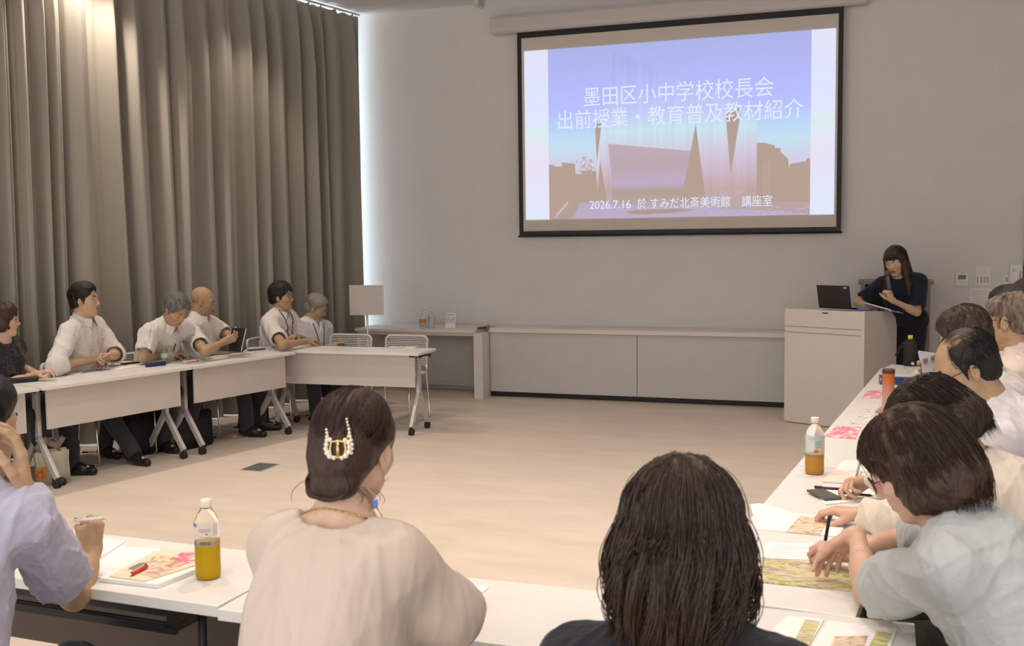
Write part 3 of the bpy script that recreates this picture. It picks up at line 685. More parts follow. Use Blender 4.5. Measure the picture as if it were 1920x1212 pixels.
def grow(F, lo, hi, h, crop=None, holes=()):
    """surface nets over the field; returns verts, quads"""
    B = 12
    lo = np.asarray(lo, float)-2*h; hi = np.asarray(hi, float)+2*h
    nb = np.maximum(1, np.ceil((hi-lo)/(h*B)).astype(int)); n = nb*B+1
    D = np.full(n, 1.0, np.float32)
    gi = np.stack(np.meshgrid(*[np.arange(q) for q in nb], indexing='ij'), -1).reshape(-1, 3)
    cen = lo+(gi+0.5)*B*h; dc = F.ev(cen, None, 0); br = B*h*0.5*1.7321
    loc = np.stack(np.meshgrid(*[np.arange(B+1)]*3, indexing='ij'), -1).reshape(-1, 3)
    for g, c, d in zip(gi, cen, dc):
        i = g*B
        if abs(d) > br*1.6+0.02:
            D[i[0]:i[0]+B+1, i[1]:i[1]+B+1, i[2]:i[2]+B+1] = d; continue
    for g, c, d in zip(gi, cen, dc):
        if abs(d) > br*1.6+0.02: continue
        i = g*B; P = lo+(loc+i)*h
        D[i[0]:i[0]+B+1, i[1]:i[1]+B+1, i[2]:i[2]+B+1] = F.ev(P, c, br).reshape(B+1, B+1, B+1)
    S = D < 0
    cnt = np.zeros(n-1, np.int8); offs = [(a, b, c) for a in (0, 1) for b in (0, 1) for c in (0, 1)]
    for a, b, c in offs: cnt += S[a:n[0]-1+a, b:n[1]-1+b, c:n[2]-1+c]
    cells = np.argwhere((cnt > 0) & (cnt < 8))
    if len(cells) == 0: return np.zeros((0, 3)), np.zeros((0, 4), int)
    vals = np.stack([D[cells[:, 0]+a, cells[:, 1]+b, cells[:, 2]+c] for a, b, c in offs], 1)
    acc = np.zeros((len(cells), 3)); num = np.zeros(len(cells))
    for e in range(8):
        for ax in range(3):
            o = offs[e]
            if o[ax]: continue
            o2 = list(o); o2[ax] = 1; f = offs.index(tuple(o2))
            va, vb = vals[:, e], vals[:, f]; m = (va < 0) != (vb < 0)
            t = np.where(m, va/np.where(m, va-vb, 1), 0); p = np.tile(np.array(o, float), (len(cells), 1)); p[:, ax] = t
            acc += np.where(m[:, None], p, 0); num += m
    V = lo+(cells+acc/np.maximum(num, 1)[:, None])*h
    key = (cells[:, 0]*n[1]+cells[:, 1])*n[2]+cells[:, 2]; Q = []
    for ax in range(3):
        sl0 = [slice(None)]*3; sl1 = [slice(None)]*3; sl0[ax] = slice(0, -1); sl1[ax] = slice(1, None)
        A = S[tuple(sl0)]; Bq = S[tuple(sl1)]; E = np.argwhere(A != Bq)
        u, v = (ax+1) % 3, (ax+2) % 3
        E = E[(E[:, u] > 0) & (E[:, v] > 0) & (E[:, u] < n[u]-1) & (E[:, v] < n[v]-1)]
        if len(E) == 0: continue
        flip = ~A[E[:, 0], E[:, 1], E[:, 2]]; quad = []
        for du, dv in ((1, 1), (0, 1), (0, 0), (1, 0)):
            c = E.copy(); c[:, u] -= du; c[:, v] -= dv
            quad.append(np.searchsorted(key, (c[:, 0]*n[1]+c[:, 1])*n[2]+c[:, 2]))
        quad = np.stack(quad, 1); quad[flip] = quad[flip][:, ::-1]; Q.append(quad)
    Q = np.concatenate(Q)
    fc = V[Q].mean(1); keep = np.ones(len(Q), bool)
    if crop is not None: keep &= np.all((fc > crop[0]) & (fc < crop[1]), 1)
    for a, b in holes: keep &= ~np.all((fc > a) & (fc < b), 1)
    Q = Q[keep]; used = np.unique(Q); mp = np.zeros(len(V), int); mp[used] = np.arange(len(used))
    return V[used], mp[Q]
def grow_multi(F, lo, hi, h, fine=()):
    """coarse surface with finer boxes (lo, hi, h) replacing it inside"""
    holes = [(np.asarray(a)+1.6*h, np.asarray(b)-1.6*h) for a, b, _ in fine]
    Vs, Qs = [], []; V, Q = grow(F, lo, hi, h, None, holes); Vs.append(V); Qs.append(Q); k = len(V)
    for a, b, hh in fine:
        V, Q = grow(F, a, b, hh, (np.asarray(a), np.asarray(b))); Vs.append(V); Qs.append(Q+k); k += len(V)
    return np.concatenate(Vs), np.concatenate(Qs)
def mesh_obj(name, V, Q, mats, parent, origin, midx=None, smooth=True):
    V = np.asarray(V, float)-np.asarray(origin, float)
    me = bpy.data.meshes.new(name); me.vertices.add(len(V)); me.vertices.foreach_set('co', V.astype(np.float32).ravel())
    k = Q.shape[1]; me.loops.add(Q.size); me.loops.foreach_set('vertex_index', Q.astype(np.int32).ravel())
    me.polygons.add(len(Q)); me.polygons.foreach_set('loop_start', np.arange(len(Q), dtype=np.int32)*k)
    if midx is not None: me.polygons.foreach_set('material_index', midx.astype(np.int32))
    me.polygons.foreach_set('use_smooth', np.full(len(Q), smooth, dtype=bool)); me.update()
    for m in (mats if isinstance(mats, (list, tuple)) else [mats]): me.materials.append(m)
    o = bpy.data.objects.new(name, me); COL.objects.link(o)
    if parent is not None: o.parent = parent
    return o
def frame(fwd, up=(0, 0, 1)):
    f = nz(fwd); r = nz(np.cross(f, up)); u = np.cross(r, f); return np.stack([r, f, u], 1)   # columns right, forward, up
def head_frame(az2, pitch, roll):
    f = np.array([az2[0], az2[1], 0.0]); f = nz(f); r = np.array([f[1], -f[0], 0.0]); u = np.array([0, 0, 1.0])
    p = math.radians(pitch); f2 = f*math.cos(p)-u*math.sin(p); u2 = u*math.cos(p)+f*math.sin(p)
    q = math.radians(roll); r2 = r*math.cos(q)-u2*math.sin(q); u3 = u2*math.cos(q)+r*math.sin(q)
    return np.stack([r2, f2, u3], 1)
def folds(seed, amp, freq, stretch=(1, 1, 1), ex=2.4):
    r = np.random.RandomState(seed); K = [(nz(r.normal(size=3))*np.array(stretch)*freq*r.uniform(0.6, 1.7), r.uniform(0, 6.28), r.uniform(0.5, 1)) for _ in range(7)]
    Wp = [(nz(r.normal(size=3))*freq*0.45, r.uniform(0, 6.28)) for _ in range(3)]
    def fn(P):
        w = np.stack([np.sin(P@k+p) for k, p in Wp], 1)*(1.7/freq)
        Pw = P+w; a = np.zeros(len(P))
        for k, p, c in K:
            sn = np.sin(Pw@k+p); a += c*(1-np.abs(sn))**ex
        return amp*(0.40-a/1.5)
    return fn
# ------------------------------------------------------------- head, in head coordinates (x right, y forward, z up, origin between the ears)
def head_field(female=False, jaw=1.0, nose=1.0, closed=True, age=0.0, smile=0.0):
    H = Fd()
    H.ell((0, -0.016, 0.042), (0.0745, 0.094, 0.084))
    H.ell((0, 0.022, 0.012), (0.069, 0.072, 0.080), k=0.02)
    H.ell((0, 0.034, -0.035), (0.060*jaw, 0.058, 0.075), k=0.03)
    H.cap((-0.050*jaw, 0.008, -0.055), (-0.018, 0.066, -0.103), 0.017, 0.013, k=0.03); H.cap((0.050*jaw, 0.008, -0.055), (0.018, 0.066, -0.103), 0.017, 0.013, k=0.03)
    H.ell((0, 0.070, -0.100), (0.021, 0.017, 0.017), k=0.02)
    for s in (-1, 1):
        H.ell((s*0.041, 0.058, -0.022), (0.022, 0.022, 0.018), k=0.025)
        H.cap((s*0.016, 0.086, 0.026), (s*0.050, 0.066, 0.026), 0.009, 0.008, k=0.018)
        H.ell((s*0.032, 0.098, 0.008), (0.018, 0.015, 0.012), k=0.016, kind='s')
        H.ell((s*0.0325, 0.0735, 0.006), (0.0165, 0.0135, 0.0125), k=0.006)
        if not closed: H.ell((s*0.0325, 0.089, 0.0055), (0.0125, 0.008, 0.0036), k=0.003, kind='s')
        else: H.ell((s*0.0325, 0.0895, 0.0005), (0.0135, 0.006, 0.0014), k=0.003, kind='s')
    H.cap((0, 0.082, 0.016), (0, 0.103*1.0, -0.024), 0.0075, 0.0115*nose, k=0.014)
    H.ell((0, 0.106, -0.028), (0.0105*nose, 0.010, 0.0085), k=0.008)
    for s in (-1, 1): H.ell((s*0.0125*nose, 0.094, -0.031), (0.0075, 0.010, 0.0065), k=0.006); H.ell((s*0.006, 0.103, -0.0385), (0.003, 0.005, 0.003), k=0.003, kind='s')
    H.ell((0, 0.082, -0.062), (0.026, 0.013, 0.018), k=0.018)
    H.cap((-0.019, 0.084, -0.0605), (0.019, 0.084, -0.0605), 0.0050, 0.0050, k=0.006); H.cap((-0.006, 0.0905, -0.058), (0.006, 0.0905, -0.058), 0.0052, 0.0052, k=0.006)
    H.cap((-0.014, 0.0875, -0.0705), (0.014, 0.0875, -0.0705), 0.0065, 0.0065, k=0.006)
    H.cap((-0.021, 0.093, -0.0645-0.002*smile), (0.021, 0.093, -0.0645), 0.0022, 0.0022, k=0.003, kind='s')
    for s in (-1, 1):
        c = math.cos(0.35); sn = math.sin(0.35); R = np.array([[c*1.0, -sn*s, 0], [sn*s, c, 0], [0, 0, 1]]); R = R
        H.ell((s*0.0755, -0.008, -0.004), (0.0065, 0.0175, 0.030), R=frame((s*0.42, 0.9, 0.12)), k=0.006)
        H.ell((s*0.0815, -0.007, -0.002), (0.0045, 0.010, 0.019), R=frame((s*0.42, 0.9, 0.12)), k=0.004, kind='s')
        H.cap((s*0.073, -0.004, -0.028), (s*0.0735, -0.002, -0.035), 0.007, 0.006, k=0.005)
        if age:
            H.cap((s*0.022, 0.094, -0.036), (s*0.034, 0.080, -0.068), 0.0016*age, 0.0012*age, k=0.006, kind='s')
    return H
HEADC = {}
def skin_index(P):   # material slot by place on the head: 0 skin, 1 lips
    d = ((P[:, 0]/0.0225)**2+((P[:, 2]+0.0650)/0.0118)**2); return ((d < 1) & (P[:, 1] > 0.078)).astype(int)
# ------------------------------------------------------------- hand
CURL = {'relaxed': (22, 32, 22), 'flat': (4, 10, 6), 'grip': (62, 82, 45), 'fist': (75, 95, 55), 'pen': (48, 52, 20), 'clasp': (45, 50, 30), 'page': (35, 28, 15), 'cheek': (14, 22, 16)}
def rotv(v, ax, a): return v*math.cos(a)+np.cross(ax, v)*math.sin(a)+ax*(ax@v)*(1-math.cos(a))
def hand(F, w, d, n, right, pose='relaxed', sc=1.0, thumb=None):
    """w wrist, d towards the fingers, n out of the palm; thumb side from handedness"""
    d = nz(d); n = nz(np.asarray(n, float)-d*(np.asarray(n, float)@d)); s = np.cross(n, d) if right else np.cross(d, n)
    w = np.asarray(w, float); G = Fd(); K = []
    L0 = [0.090, 0.094, 0.088, 0.080]; SO = [0.027, 0.009, -0.009, -0.026]
    for i in range(4):
        kn = w+(d*L0[i]+s*SO[i]-n*(0.004 if i in (1, 2) else 0.0))*sc; K.append(kn)
        G.cap(w+(d*0.008+s*SO[i]*0.62)*sc, kn, 0.0150*sc, 0.0112*sc, k=0.014*sc)
    G.ell(w+(d*0.05+n*0.006)*sc, np.array([0.034, 0.042, 0.013])*sc, R=np.stack([s, d, n], 1), k=0.012*sc)
    PH = [(0.043, 0.025, 0.021), (0.047, 0.029, 0.022), (0.043, 0.027, 0.021), (0.034, 0.020, 0.018)]
    cu = CURL[pose] if isinstance(pose, str) else pose; fin = Fd()
    fr = [1.0, 1.0, 1.05, 1.1]
    if pose == 'pen': fr = [0.9, 1.02, 1.25, 1.4]
    for i in range(4):
        f1 = Fd(); p = K[i]; dr = nz(d+s*(0.10, 0.02, -0.06, -0.15)[i]); a = 0; r = (0.0098, 0.0099, 0.0094, 0.0084)[i]*sc
        for j in range(3):
            a = math.radians(cu[j]*fr[i]); dr = rotv(dr, nz(np.cross(dr, n)) if j == 0 else ax, a) if True else dr
            ax = nz(np.cross(dr, n)) if j == 0 else ax
            q = p+dr*PH[i][j]*sc; f1.cap(p, q, r, r*0.90, k=0.004); p = q; r *= 0.90
        fin.op('u', f1, None, None, 0.0012)
    G.op('u', fin, None, None, 0.006)
    t0 = w+(d*0.022+s*0.022+n*0.008)*sc
    td = thumb if thumb is not None else {'flat': (0.62, 0.75, 0.12), 'relaxed': (0.72, 0.55, 0.40), 'grip': (0.55, 0.25, 0.80), 'fist': (0.5, 0.2, 0.85), 'pen': (0.78, 0.25, 0.55), 'clasp': (0.75, 0.45, 0.40), 'page': (0.75, 0.3, 0.6), 'cheek': (0.7, 0.7, 0.1)}.get(pose if isinstance(pose, str) else 'relaxed')
    td = nz(d*td[0]+s*td[1]+n*td[2]); t1 = t0+td*0.044*sc; td2 = nz(td*0.85+d*0.35-s*0.18+n*(0.10)); t2 = t1+td2*0.033*sc; td3 = nz(td2+d*0.25-s*0.15); t3 = t2+td3*0.026*sc
    G.cap(t0, t1, 0.0155*sc, 0.0118*sc, k=0.014*sc); th = Fd(); th.cap(t1, t2, 0.0112*sc, 0.0102*sc, k=0.004); th.cap(t2, t3, 0.0100*sc, 0.0082*sc, k=0.004)
    G.op('u', th, None, None, 0.004)
    c = w+d*0.09*sc
    F.op('u', G, c, 0.16*sc, 0.014)
    return c
def ik(S, Wr, pole, l1, l2):
    S = np.asarray(S, float); Wr = np.asarray(Wr, float); v = Wr-S; L = np.linalg.norm(v)
    if L > (l1+l2)*0.985: k = L/((l1+l2)*0.985); l1 *= k; l2 *= k
    if L < abs(l1-l2)*1.05+0.05: L = abs(l1-l2)*1.05+0.05
    x = (l1*l1-l2*l2+L*L)/(2*L); h = math.sqrt(max(0, l1*l1-x*x)); d = nz(v); p = np.asarray(pole, float); p = nz(p-d*(p@d)); return S+d*x+p*h
SKIN = {}
def skin_mat(name, col):
    m = mat(name, col, 0.48, noise=0.07, nscale=45, bump=0.05, bscale=350, spec=0.35, sub=0.08); return m
SKIN['fair'] = skin_mat('fair_skin', (0.60, 0.40, 0.28)); SKIN['tan'] = skin_mat('tanned_skin', (0.44, 0.285, 0.175)); SKIN['mid'] = skin_mat('warm_skin', (0.54, 0.345, 0.225)); SKIN['pink'] = skin_mat('rosy_skin', (0.62, 0.385, 0.285))
LIP = mat('lips', (0.40, 0.17, 0.14), 0.4); LIPR = mat('lips_red', (0.50, 0.10, 0.09), 0.35)
EYEW = mat('eye_white', (0.72, 0.68, 0.64), 0.2); IRIS = mat('iris_dark', (0.03, 0.018, 0.012), 0.1)
def hair_mat(name, col, rough=0.40, spec=0.32, n=0.25):
    return mat(name, col, rough, noise=n, nscale=70, spec=spec, bump=0.35, bscale=220, stretch=(1, 1, 0.25))
HAIR = {'black': hair_mat('black_hair', (0.016, 0.013, 0.012)), 'brown': hair_mat('dark_brown_hair', (0.034, 0.019, 0.013)), 'espresso': hair_mat('espresso_hair', (0.024, 0.014, 0.010)),
        'chestnut': hair_mat('chestnut_hair', (0.075, 0.032, 0.017)), 'grey': hair_mat('grey_hair', (0.24, 0.22, 0.20), 0.5), 'salt': hair_mat('salt_and_pepper_hair', (0.13, 0.12, 0.11), 0.5, n=0.5), 'thin': hair_mat('thinning_grey_hair', (0.17, 0.13, 0.10), 0.55, n=0.5)}
def cloth(name, col, bump=0.18, rough=0.85, noise=0.03, bscale=260, sheen=0.15):
    m = cloth0(name, col, bump, rough, noise, bscale, sheen); nt = m.node_tree; b = nt.nodes['Principled BSDF']; old = b.inputs['Normal'].links[0].from_node
    tc = nt.nodes.new('ShaderNodeTexCoord'); n = nt.nodes.new('ShaderNodeTexNoise'); n.inputs['Scale'].default_value = 11; n.inputs['Detail'].default_value = 2.5; n.inputs['Distortion'].default_value = 1.8
    nt.links.new(tc.outputs['Object'], n.inputs['Vector']); bp = nt.nodes.new('ShaderNodeBump'); bp.inputs['Strength'].default_value = 0.22; bp.inputs['Distance'].default_value = 0.03
    nt.links.new(n.outputs['Fac'], bp.inputs['Height']); nt.links.new(bp.outputs['Normal'], old.inputs['Normal']); return m
def cloth0(name, col, bump=0.18, rough=0.85, noise=0.03, bscale=260, sheen=0.15): return mat(name, col, rough, noise=noise, nscale=12, bump=bump, bscale=bscale, sheen=sheen, spec=0.25)
def strand_mesh(paths, r0, nside=3):
    """paths: list of (k,3) arrays -> tapering tubes"""
    Vs, Qs = [], []; k0 = 0
    for P in paths:
        m = len(P); T = np.gradient(P, axis=0); T /= np.maximum(np.linalg.norm(T, axis=1), 1e-9)[:, None]
        a = np.cross(T, [0.3, 0.5, 0.81]); a /= np.maximum(np.linalg.norm(a, axis=1), 1e-9)[:, None]; b = np.cross(T, a)
        rr = r0*np.interp(np.linspace(0, 1, m), [0, 0.15, 0.7, 1], [0.6, 1, 0.9, 0.15])
        ring = np.stack([P+(a*math.cos(2*PI*j/nside)+b*math.sin(2*PI*j/nside))*rr[:, None] for j in range(nside)], 1)
        Vs.append(ring.reshape(-1, 3)); I, J = np.meshgrid(np.arange(m-1), np.arange(nside), indexing='ij')
        q = np.stack([k0+I*nside+J, k0+I*nside+(J+1) % nside, k0+(I+1)*nside+(J+1) % nside, k0+(I+1)*nside+J], -1).reshape(-1, 4); Qs.append(q); k0 += m*nside
    return np.concatenate(Vs), np.concatenate(Qs)
# ------------------------------------------------------------- hair fields, in head coordinates
def hair_tex(seed, amp, f=95, st=(1, 1, 0.3)): return folds(seed, amp, f, st)
def hair_short(v=0.010, top=0.004, line=0.0, seed=1, rough=0.005, bald=None, low=-0.062, fringe=0.0, part=False, bk=0.012):
    H = Fd(); H.ell((0, -0.018, 0.046), (0.0755+v, 0.095+v, 0.084+v+top)); H.ell((0, 0.028, 0.072), (0.064+v, 0.060+v, 0.050+v+top), k=0.03)
    H.ell((0, -0.050, -0.02), (0.064+v*0.7, 0.050+v, 0.06), k=0.03)
    for s in (-1, 1): H.cap((s*0.074, 0.020, 0.02), (s*0.074, 0.018, -0.022), 0.008+v*0.2, 0.005, k=0.012)
    if fringe: H.cap((-0.042, 0.078, 0.066-fringe), (0.042, 0.078, 0.066-fringe), 0.018, 0.018, k=0.02)
    H.disp(hair_tex(seed, rough*0.5))
    H.ell((0, 0.118+line*0.4, -0.012-line), (0.081, 0.096, 0.108), k=0.012, kind='s')
    for s in (-1, 1): H.ell((s*0.085, -0.004, -0.018), (0.026, 0.023, 0.036), k=0.01, kind='s')
    H.plane((0, -0.08, low), (0, 0.25, -1), k=0.012)
    if bald is not None:
        for c, r in bald: H.ell(c, r, k=bk, kind='s')
    return H
def tufts(F, n, seed, ln=0.30, R=(0.0845, 0.1035, 0.0935), c=(0, -0.018, 0.046), side=0.0):
    r = np.random.RandomState(seed); out = []; tries = 0
    while len(out) < n and tries < n*6:
        tries += 1; d0 = nz(r.normal(size=3)+np.array([0, 0, 0.3])); t = math.acos(d0[2]); a = math.atan2(d0[0], d0[1]); l = ln*r.uniform(0.6, 1.2); P = []
        for u in np.linspace(0, 1, 7):
            tt = t+l*u; q = 1.0+0.018*math.sin(PI*u*0.8)+r.normal()*0.002; aa = a+side*u; P.append([c[0]+R[0]*math.sin(tt)*math.sin(aa)*q, c[1]+R[1]*math.sin(tt)*math.cos(aa)*q, c[2]+R[2]*math.cos(tt)*q])
        P = np.array(P); v = F.ev(P[[1, 4, 6]], None, 0)
        if v.max() < 0.006 and v.min() > -0.018: out.append(P)
    return out
def hair_bob(v=0.022, length=-0.115, seed=2, fringe_z=0.040, rough=0.006, back=0.02, inward=0.3, side=0.030):
    H = Fd(); H.ell((0, -0.018, 0.044), (0.0755+v, 0.097+v, 0.085+v*0.8))
    lo = Fd(); lo.ell((0, -0.030-back, -0.035), (0.082+v, 0.083+v+back*0.5, 0.11)); lo.ell((0, -0.03-back, length+0.045), (0.080+v, 0.078+v+back*0.3, 0.06), k=0.05)
    lo.plane((0, 0, length), (0, 0.15, -1), k=0.02); H.op('u', lo, None, None, 0.03)
    for s in (-1, 1): H.cap((s*0.076, side, 0.03), (s*0.080, side-0.004, length+0.05), 0.017+v*0.3, 0.014, k=0.03)
    H.disp(hair_tex(seed, rough, 75, (1, 1, 0.18)))
    H.ell((0, 0.112, -0.055), (0.066, 0.078, 0.090), k=0.014, kind='s')      # face opening
    H.cap((0, 0.03, -0.02), (0, 0.005, -0.30), 0.058, 0.064, k=0.02, kind='s') # neck hollow
    fr = Fd(); fr.ell((0, 0.012, 0.052), (0.070+v*0.7, 0.082+v*0.6, 0.072+v*0.6)); fr.plane((0, 0, fringe_z), (0, 0.25, -1), k=0.008); fr.plane((0, 0.02, 0), (0, -1, 0), k=0.01); fr.disp(hair_tex(seed+5, rough, 90, (1, 1, 0.15)))
    H.op('u', fr, None, None, 0.01)
    return H
def flow(n, seed, az0, az1, c=(0, -0.018, 0.040), R=(0.098, 0.118, 0.104), zend=-0.12, prof=lambda t, az: 1.0, wave=0.004, th=(0.05, 1.35), jit=0.004, tip=None, m=16, zj=0.03, thmax=1.55, clump=0):
    r = np.random.RandomState(seed); out = []
    for i in range(n):
        az = r.uniform(az0, az1); t0 = r.uniform(*th); q = 1+r.normal()*jit*8; ze = (zend(az) if callable(zend) else zend)+r.normal()*zj
        cl = None
        if clump:
            cid = int((az-az0)/(az1-az0)*clump+r.uniform(-0.35, 0.35)); rc = np.random.RandomState(seed*1000+cid); cph, cf, cw, cx = rc.uniform(0, 6.28), rc.uniform(4, 7.5), wave*rc.uniform(0.4, 1.6), rc.uniform(-1, 1)
        k1 = 6; tt = np.linspace(t0, thmax, k1); P = [(c[0]+math.sin(az)*R[0]*math.sin(t)*q, c[1]+math.cos(az)*R[1]*math.sin(t)*q, c[2]+R[2]*math.cos(t)*(1+(q-1)*0.15)) for t in tt]
        e = P[-1]; ph = r.uniform(0, 6.28); f = r.uniform(4, 8); wv = wave
        if clump: ph = cph+r.normal()*0.25; f = cf; wv = cw; ze += 0.04*cx
        for t in np.linspace(0, 1, m-k1+1)[1:]:
            g = prof(t, az); x = c[0]+(e[0]-c[0])*g; y = c[1]+(e[1]-c[1])*g; w = wv*t*math.sin(f*t+ph)
            w2 = wv*0.9*t*math.cos(f*t*0.9+ph) if clump else 0.0; p = [x+w*math.cos(az)+w2*math.sin(az), y-w*math.sin(az)+w2*math.cos(az), e[2]+(ze-e[2])*t]
            if tip is not None:
                a = tip(t, az, r); p = [p[0]+a[0], p[1]+a[1], p[2]+a[2]]
            P.append(p)
        P = np.array(P); P += np.cumsum(r.normal(size=P.shape)*0.0006, 0); out.append(P)
    return out
def sweep(n, seed, bun, c=(0, -0.018, 0.040), R=(0.086, 0.106, 0.096), y0=0.2):
    """strands combed back over the head into the bun point"""
    r = np.random.RandomState(seed); out = []; B = nz((np.array(bun)-np.array(c))/np.array(R))
    for i in range(n):
        a = r.uniform(-1.9, 1.9); st = nz(np.array([math.sin(a)*1.0, 0.75+r.normal()*0.25, math.cos(a)*0.95])); 
        if r.rand() < 0.35: st = nz(r.normal(size=3)*np.array([1, 0.7, 0.6])+np.array([0, 0, 0.5]))
        om = math.acos(max(-1, min(1, st@B))); q = 1+abs(r.normal())*0.022; P = []
        for t in np.linspace(0, 0.97, 14):
            d = (math.sin((1-t)*om)*st+math.sin(t*om)*B)/max(1e-6, math.sin(om)); P.append(np.array(c)+d*np.array(R)*q*(1-0.03*t))
        out.append(np.array(P)+r.normal(size=3)*0.001)
    return out
# ------------------------------------------------------------- one person
MT['lens'] = mat('spectacle_lens', (1, 1, 1), 0.02, trans=1.0, ior=1.02, spec=0.3)
PEOPLE = []; BODYDIR = []; PD = []
def person(label, head, hdir, hpitch, pelvis, body, armR, armL, hroll=0.0, sc=1.03, fem=False, skin='mid', g=1.0, shirt=None, trouser=(0.03, 0.03, 0.035),
           hair=None, strands=None, hairm='black', hs=1.0, near=False, glasses=None, legs=None, stand=False, brow=True, shoe=(0.015, 0.013, 0.012), face=None, hunch=0.02, eyes=True, lips=LIP, seed=1, lanyard=None, hair_fine=None, extra=None, neckr=None, group=None, hw=None, legon=True):
    if isinstance(hair, str): hair, strands = HAIRDEF[hair]()
    Hc = np.asarray(head, float); Hf = head_frame(hdir, hpitch, hroll); hs = hs*(0.965 if fem else 1.0)*1.02
    P0 = np.asarray(pelvis, float); F2 = nz([body[0], body[1], 0]); up0 = nz(Hc-P0)
    nd = nz(0.45*Hf[:, 2]+0.55*up0); N = Hc-nd*0.150*sc-Hf[:, 1]*0.014
    U = nz(N-P0); Fw = nz(F2-U*(F2@U)); Rr = np.cross(Fw, U)
    root = thing('person', label, 'person', (P0[0], P0[1], 0.0), 0, group); org = np.array([P0[0], P0[1], 0.0])
    Ls = np.linalg.norm(N-P0); hw = hw or ((0.160 if fem else 0.182)*sc*(0.5+0.5*g)); nr = neckr or (0.047 if fem else 0.056)
    def at(t): return P0+(N-P0)*t-Fw*hunch*math.sin(PI*t)
    RB = np.stack([Rr, Fw, U], 1)
    S = {1: N-U*0.062*sc+Rr*hw, -1: N-U*0.062*sc-Rr*hw}
    arms = {1: armR, -1: armL}; E = {}; Wp = {}
    for s, a in arms.items():
        Sh = a.get('s'); S[s] = np.asarray(Sh, float) if Sh is not None else S[s]+Fw*a.get('fwd', 0.0)+U*a.get('lift', 0.0)
        Wp[s] = np.asarray(a['w'], float)
        E[s] = np.asarray(a['e'], float) if 'e' in a else ik(S[s], Wp[s], np.asarray(a.get('pole', -Fw*0.4-np.array([0, 0, 1])+Rr*s*0.5), float), 0.285*sc*(0.94 if fem else 1), 0.250*sc*(0.94 if fem else 1))
    def torso(F, inf, loose=0.0):
        q = g*(0.92 if fem else 1.0)*sc
        F.ell(at(0.02), np.array([0.172, 0.122, 0.13])*q+inf, RB, k=0.06)
        F.ell(at(0.34), np.array([0.146, 0.108, 0.15])*q+inf+loose, RB, k=0.07)
        F.ell(at(0.62), np.array([0.156, 0.110, 0.16])*q+inf+loose*0.6, RB, k=0.07)
        F.ell(at(0.83), np.array([0.150, 0.092, 0.10])*q+inf, RB, k=0.06)
        for s in (-1, 1):
            F.cap(at(0.86)+Rr*s*0.05, S[s]-U*0.004, 0.060*q+inf, 0.050*q+inf, k=0.05)
            F.cap(N+U*0.035-Fw*0.01, S[s]*0.72+N*0.28-U*0.004, 0.036+inf*0.6, 0.034*q+inf*0.8, k=0.05)
            if fem: F.ell(at(0.66)+Fw*0.075*q+Rr*s*0.066, np.array([0.062, 0.058, 0.060])*q+inf, RB, k=0.04)
    am = (0.88 if fem else 1.0)*sc*(0.6+0.4*g)
    B = Fd(); torso(B, 0.0)
    hb = Hc+Hf@np.array([0, -0.022, -0.045])*hs
    B.cap(N-U*0.02, hb, nr*sc*1.08, nr*sc*0.98, k=0.03)
    B.cap(N-U*0.01+Fw*0.02, Hc+Hf@np.array([0, 0.025, -0.085])*hs, nr*0.86, nr*0.55, k=0.03)
    for s in (-1, 1):
        ed = nz(Wp[s]-E[s]); B.cap(S[s], E[s], 0.048*am, 0.039*am, k=0.035); B.cap(E[s], Wp[s], 0.038*am, 0.0255*am, k=0.02)
        B.ell(E[s]+ed*0.07*sc, np.array([0.041, 0.041, 0.075])*am, frame(np.cross(ed, [0.3, 0.4, 0.86]), ed), k=0.02)
    hc = {}
    for s in (-1, 1):
        a = arms[s]
        d = np.asarray(a['hd'], float) if 'hd' in a else Wp[s]-E[s]
        n = np.asarray(a['hn'], float) if 'hn' in a else np.array([0, 0, -1.0])
        hc[s] = hand(B, Wp[s]-nz(d)*0.004, d, n, s == 1, a.get('pose', 'relaxed'), sc*(0.93 if fem else 1.0)*a.get('hsc', 1), a.get('th'))
    # legs
    hip = {s: P0+Rr*s*0.088*sc-U*0.02 for s in (-1, 1)}; Kn, An = {}, {}
    for s in (-1, 1):
        if stand:
            Kn[s] = np.array([*(hip[s][:2]+F2[:2]*0.02), 0.48]); An[s] = np.array([*(hip[s][:2]), 0.085])
        else:
            Kn[s] = hip[s]+F2*0.43*sc+Rr*s*0.05; Kn[s][2] = 0.50; An[s] = Kn[s]+F2*0.03; An[s][2] = 0.085
            if legs and s in legs: Kn[s], An[s] = [np.asarray(q, float) for q in legs[s]]
    def legs_f(F, inf, cut=None):
        for s in (-1, 1):
            F.cap(hip[s], Kn[s], 0.083*g*sc+inf, 0.056*sc+inf, k=0.05); F.cap(Kn[s], An[s], 0.054*sc+inf, 0.037*sc+inf*1.6, k=0.03)
    legs_f(B, -0.004)
    fd = {}
    for s in (-1, 1):
        fd[s] = nz(F2+Rr*s*0.15) if not (legs and 'foot' in legs) else nz(np.array([*legs['foot'], 0])); B.cap(An[s], np.array([*(An[s]+fd[s]*0.14)[:2], 0.035]), 0.033, 0.026, k=0.03)
    HF = Fd(Hc, Hf, hs); HH = head_field(fem, **(face or {})); HF.op('u', HH, None, None, 0.02); B.op('u', HF, Hc, 0.16*hs, 0.022)
    pts = np.array([P0, N, *S.values(), *E.values(), *Wp.values(), *hc.values(), *Kn.values(), *An.values(), Hc]); lo = pts.min(0)-0.2; hi = pts.max(0)+0.2; lo[2] = max(lo[2], -0.0)
    fine = [(Hc-np.array([0.15, 0.15, 0.165])*hs, Hc+np.array([0.15, 0.15, 0.17])*hs, 0.0030 if near else 0.0036)]
    for s in (-1, 1):
        if arms[s].get('hide'): continue
        fine.append((hc[s]-0.125, hc[s]+0.125, 0.0030 if near else 0.0040))
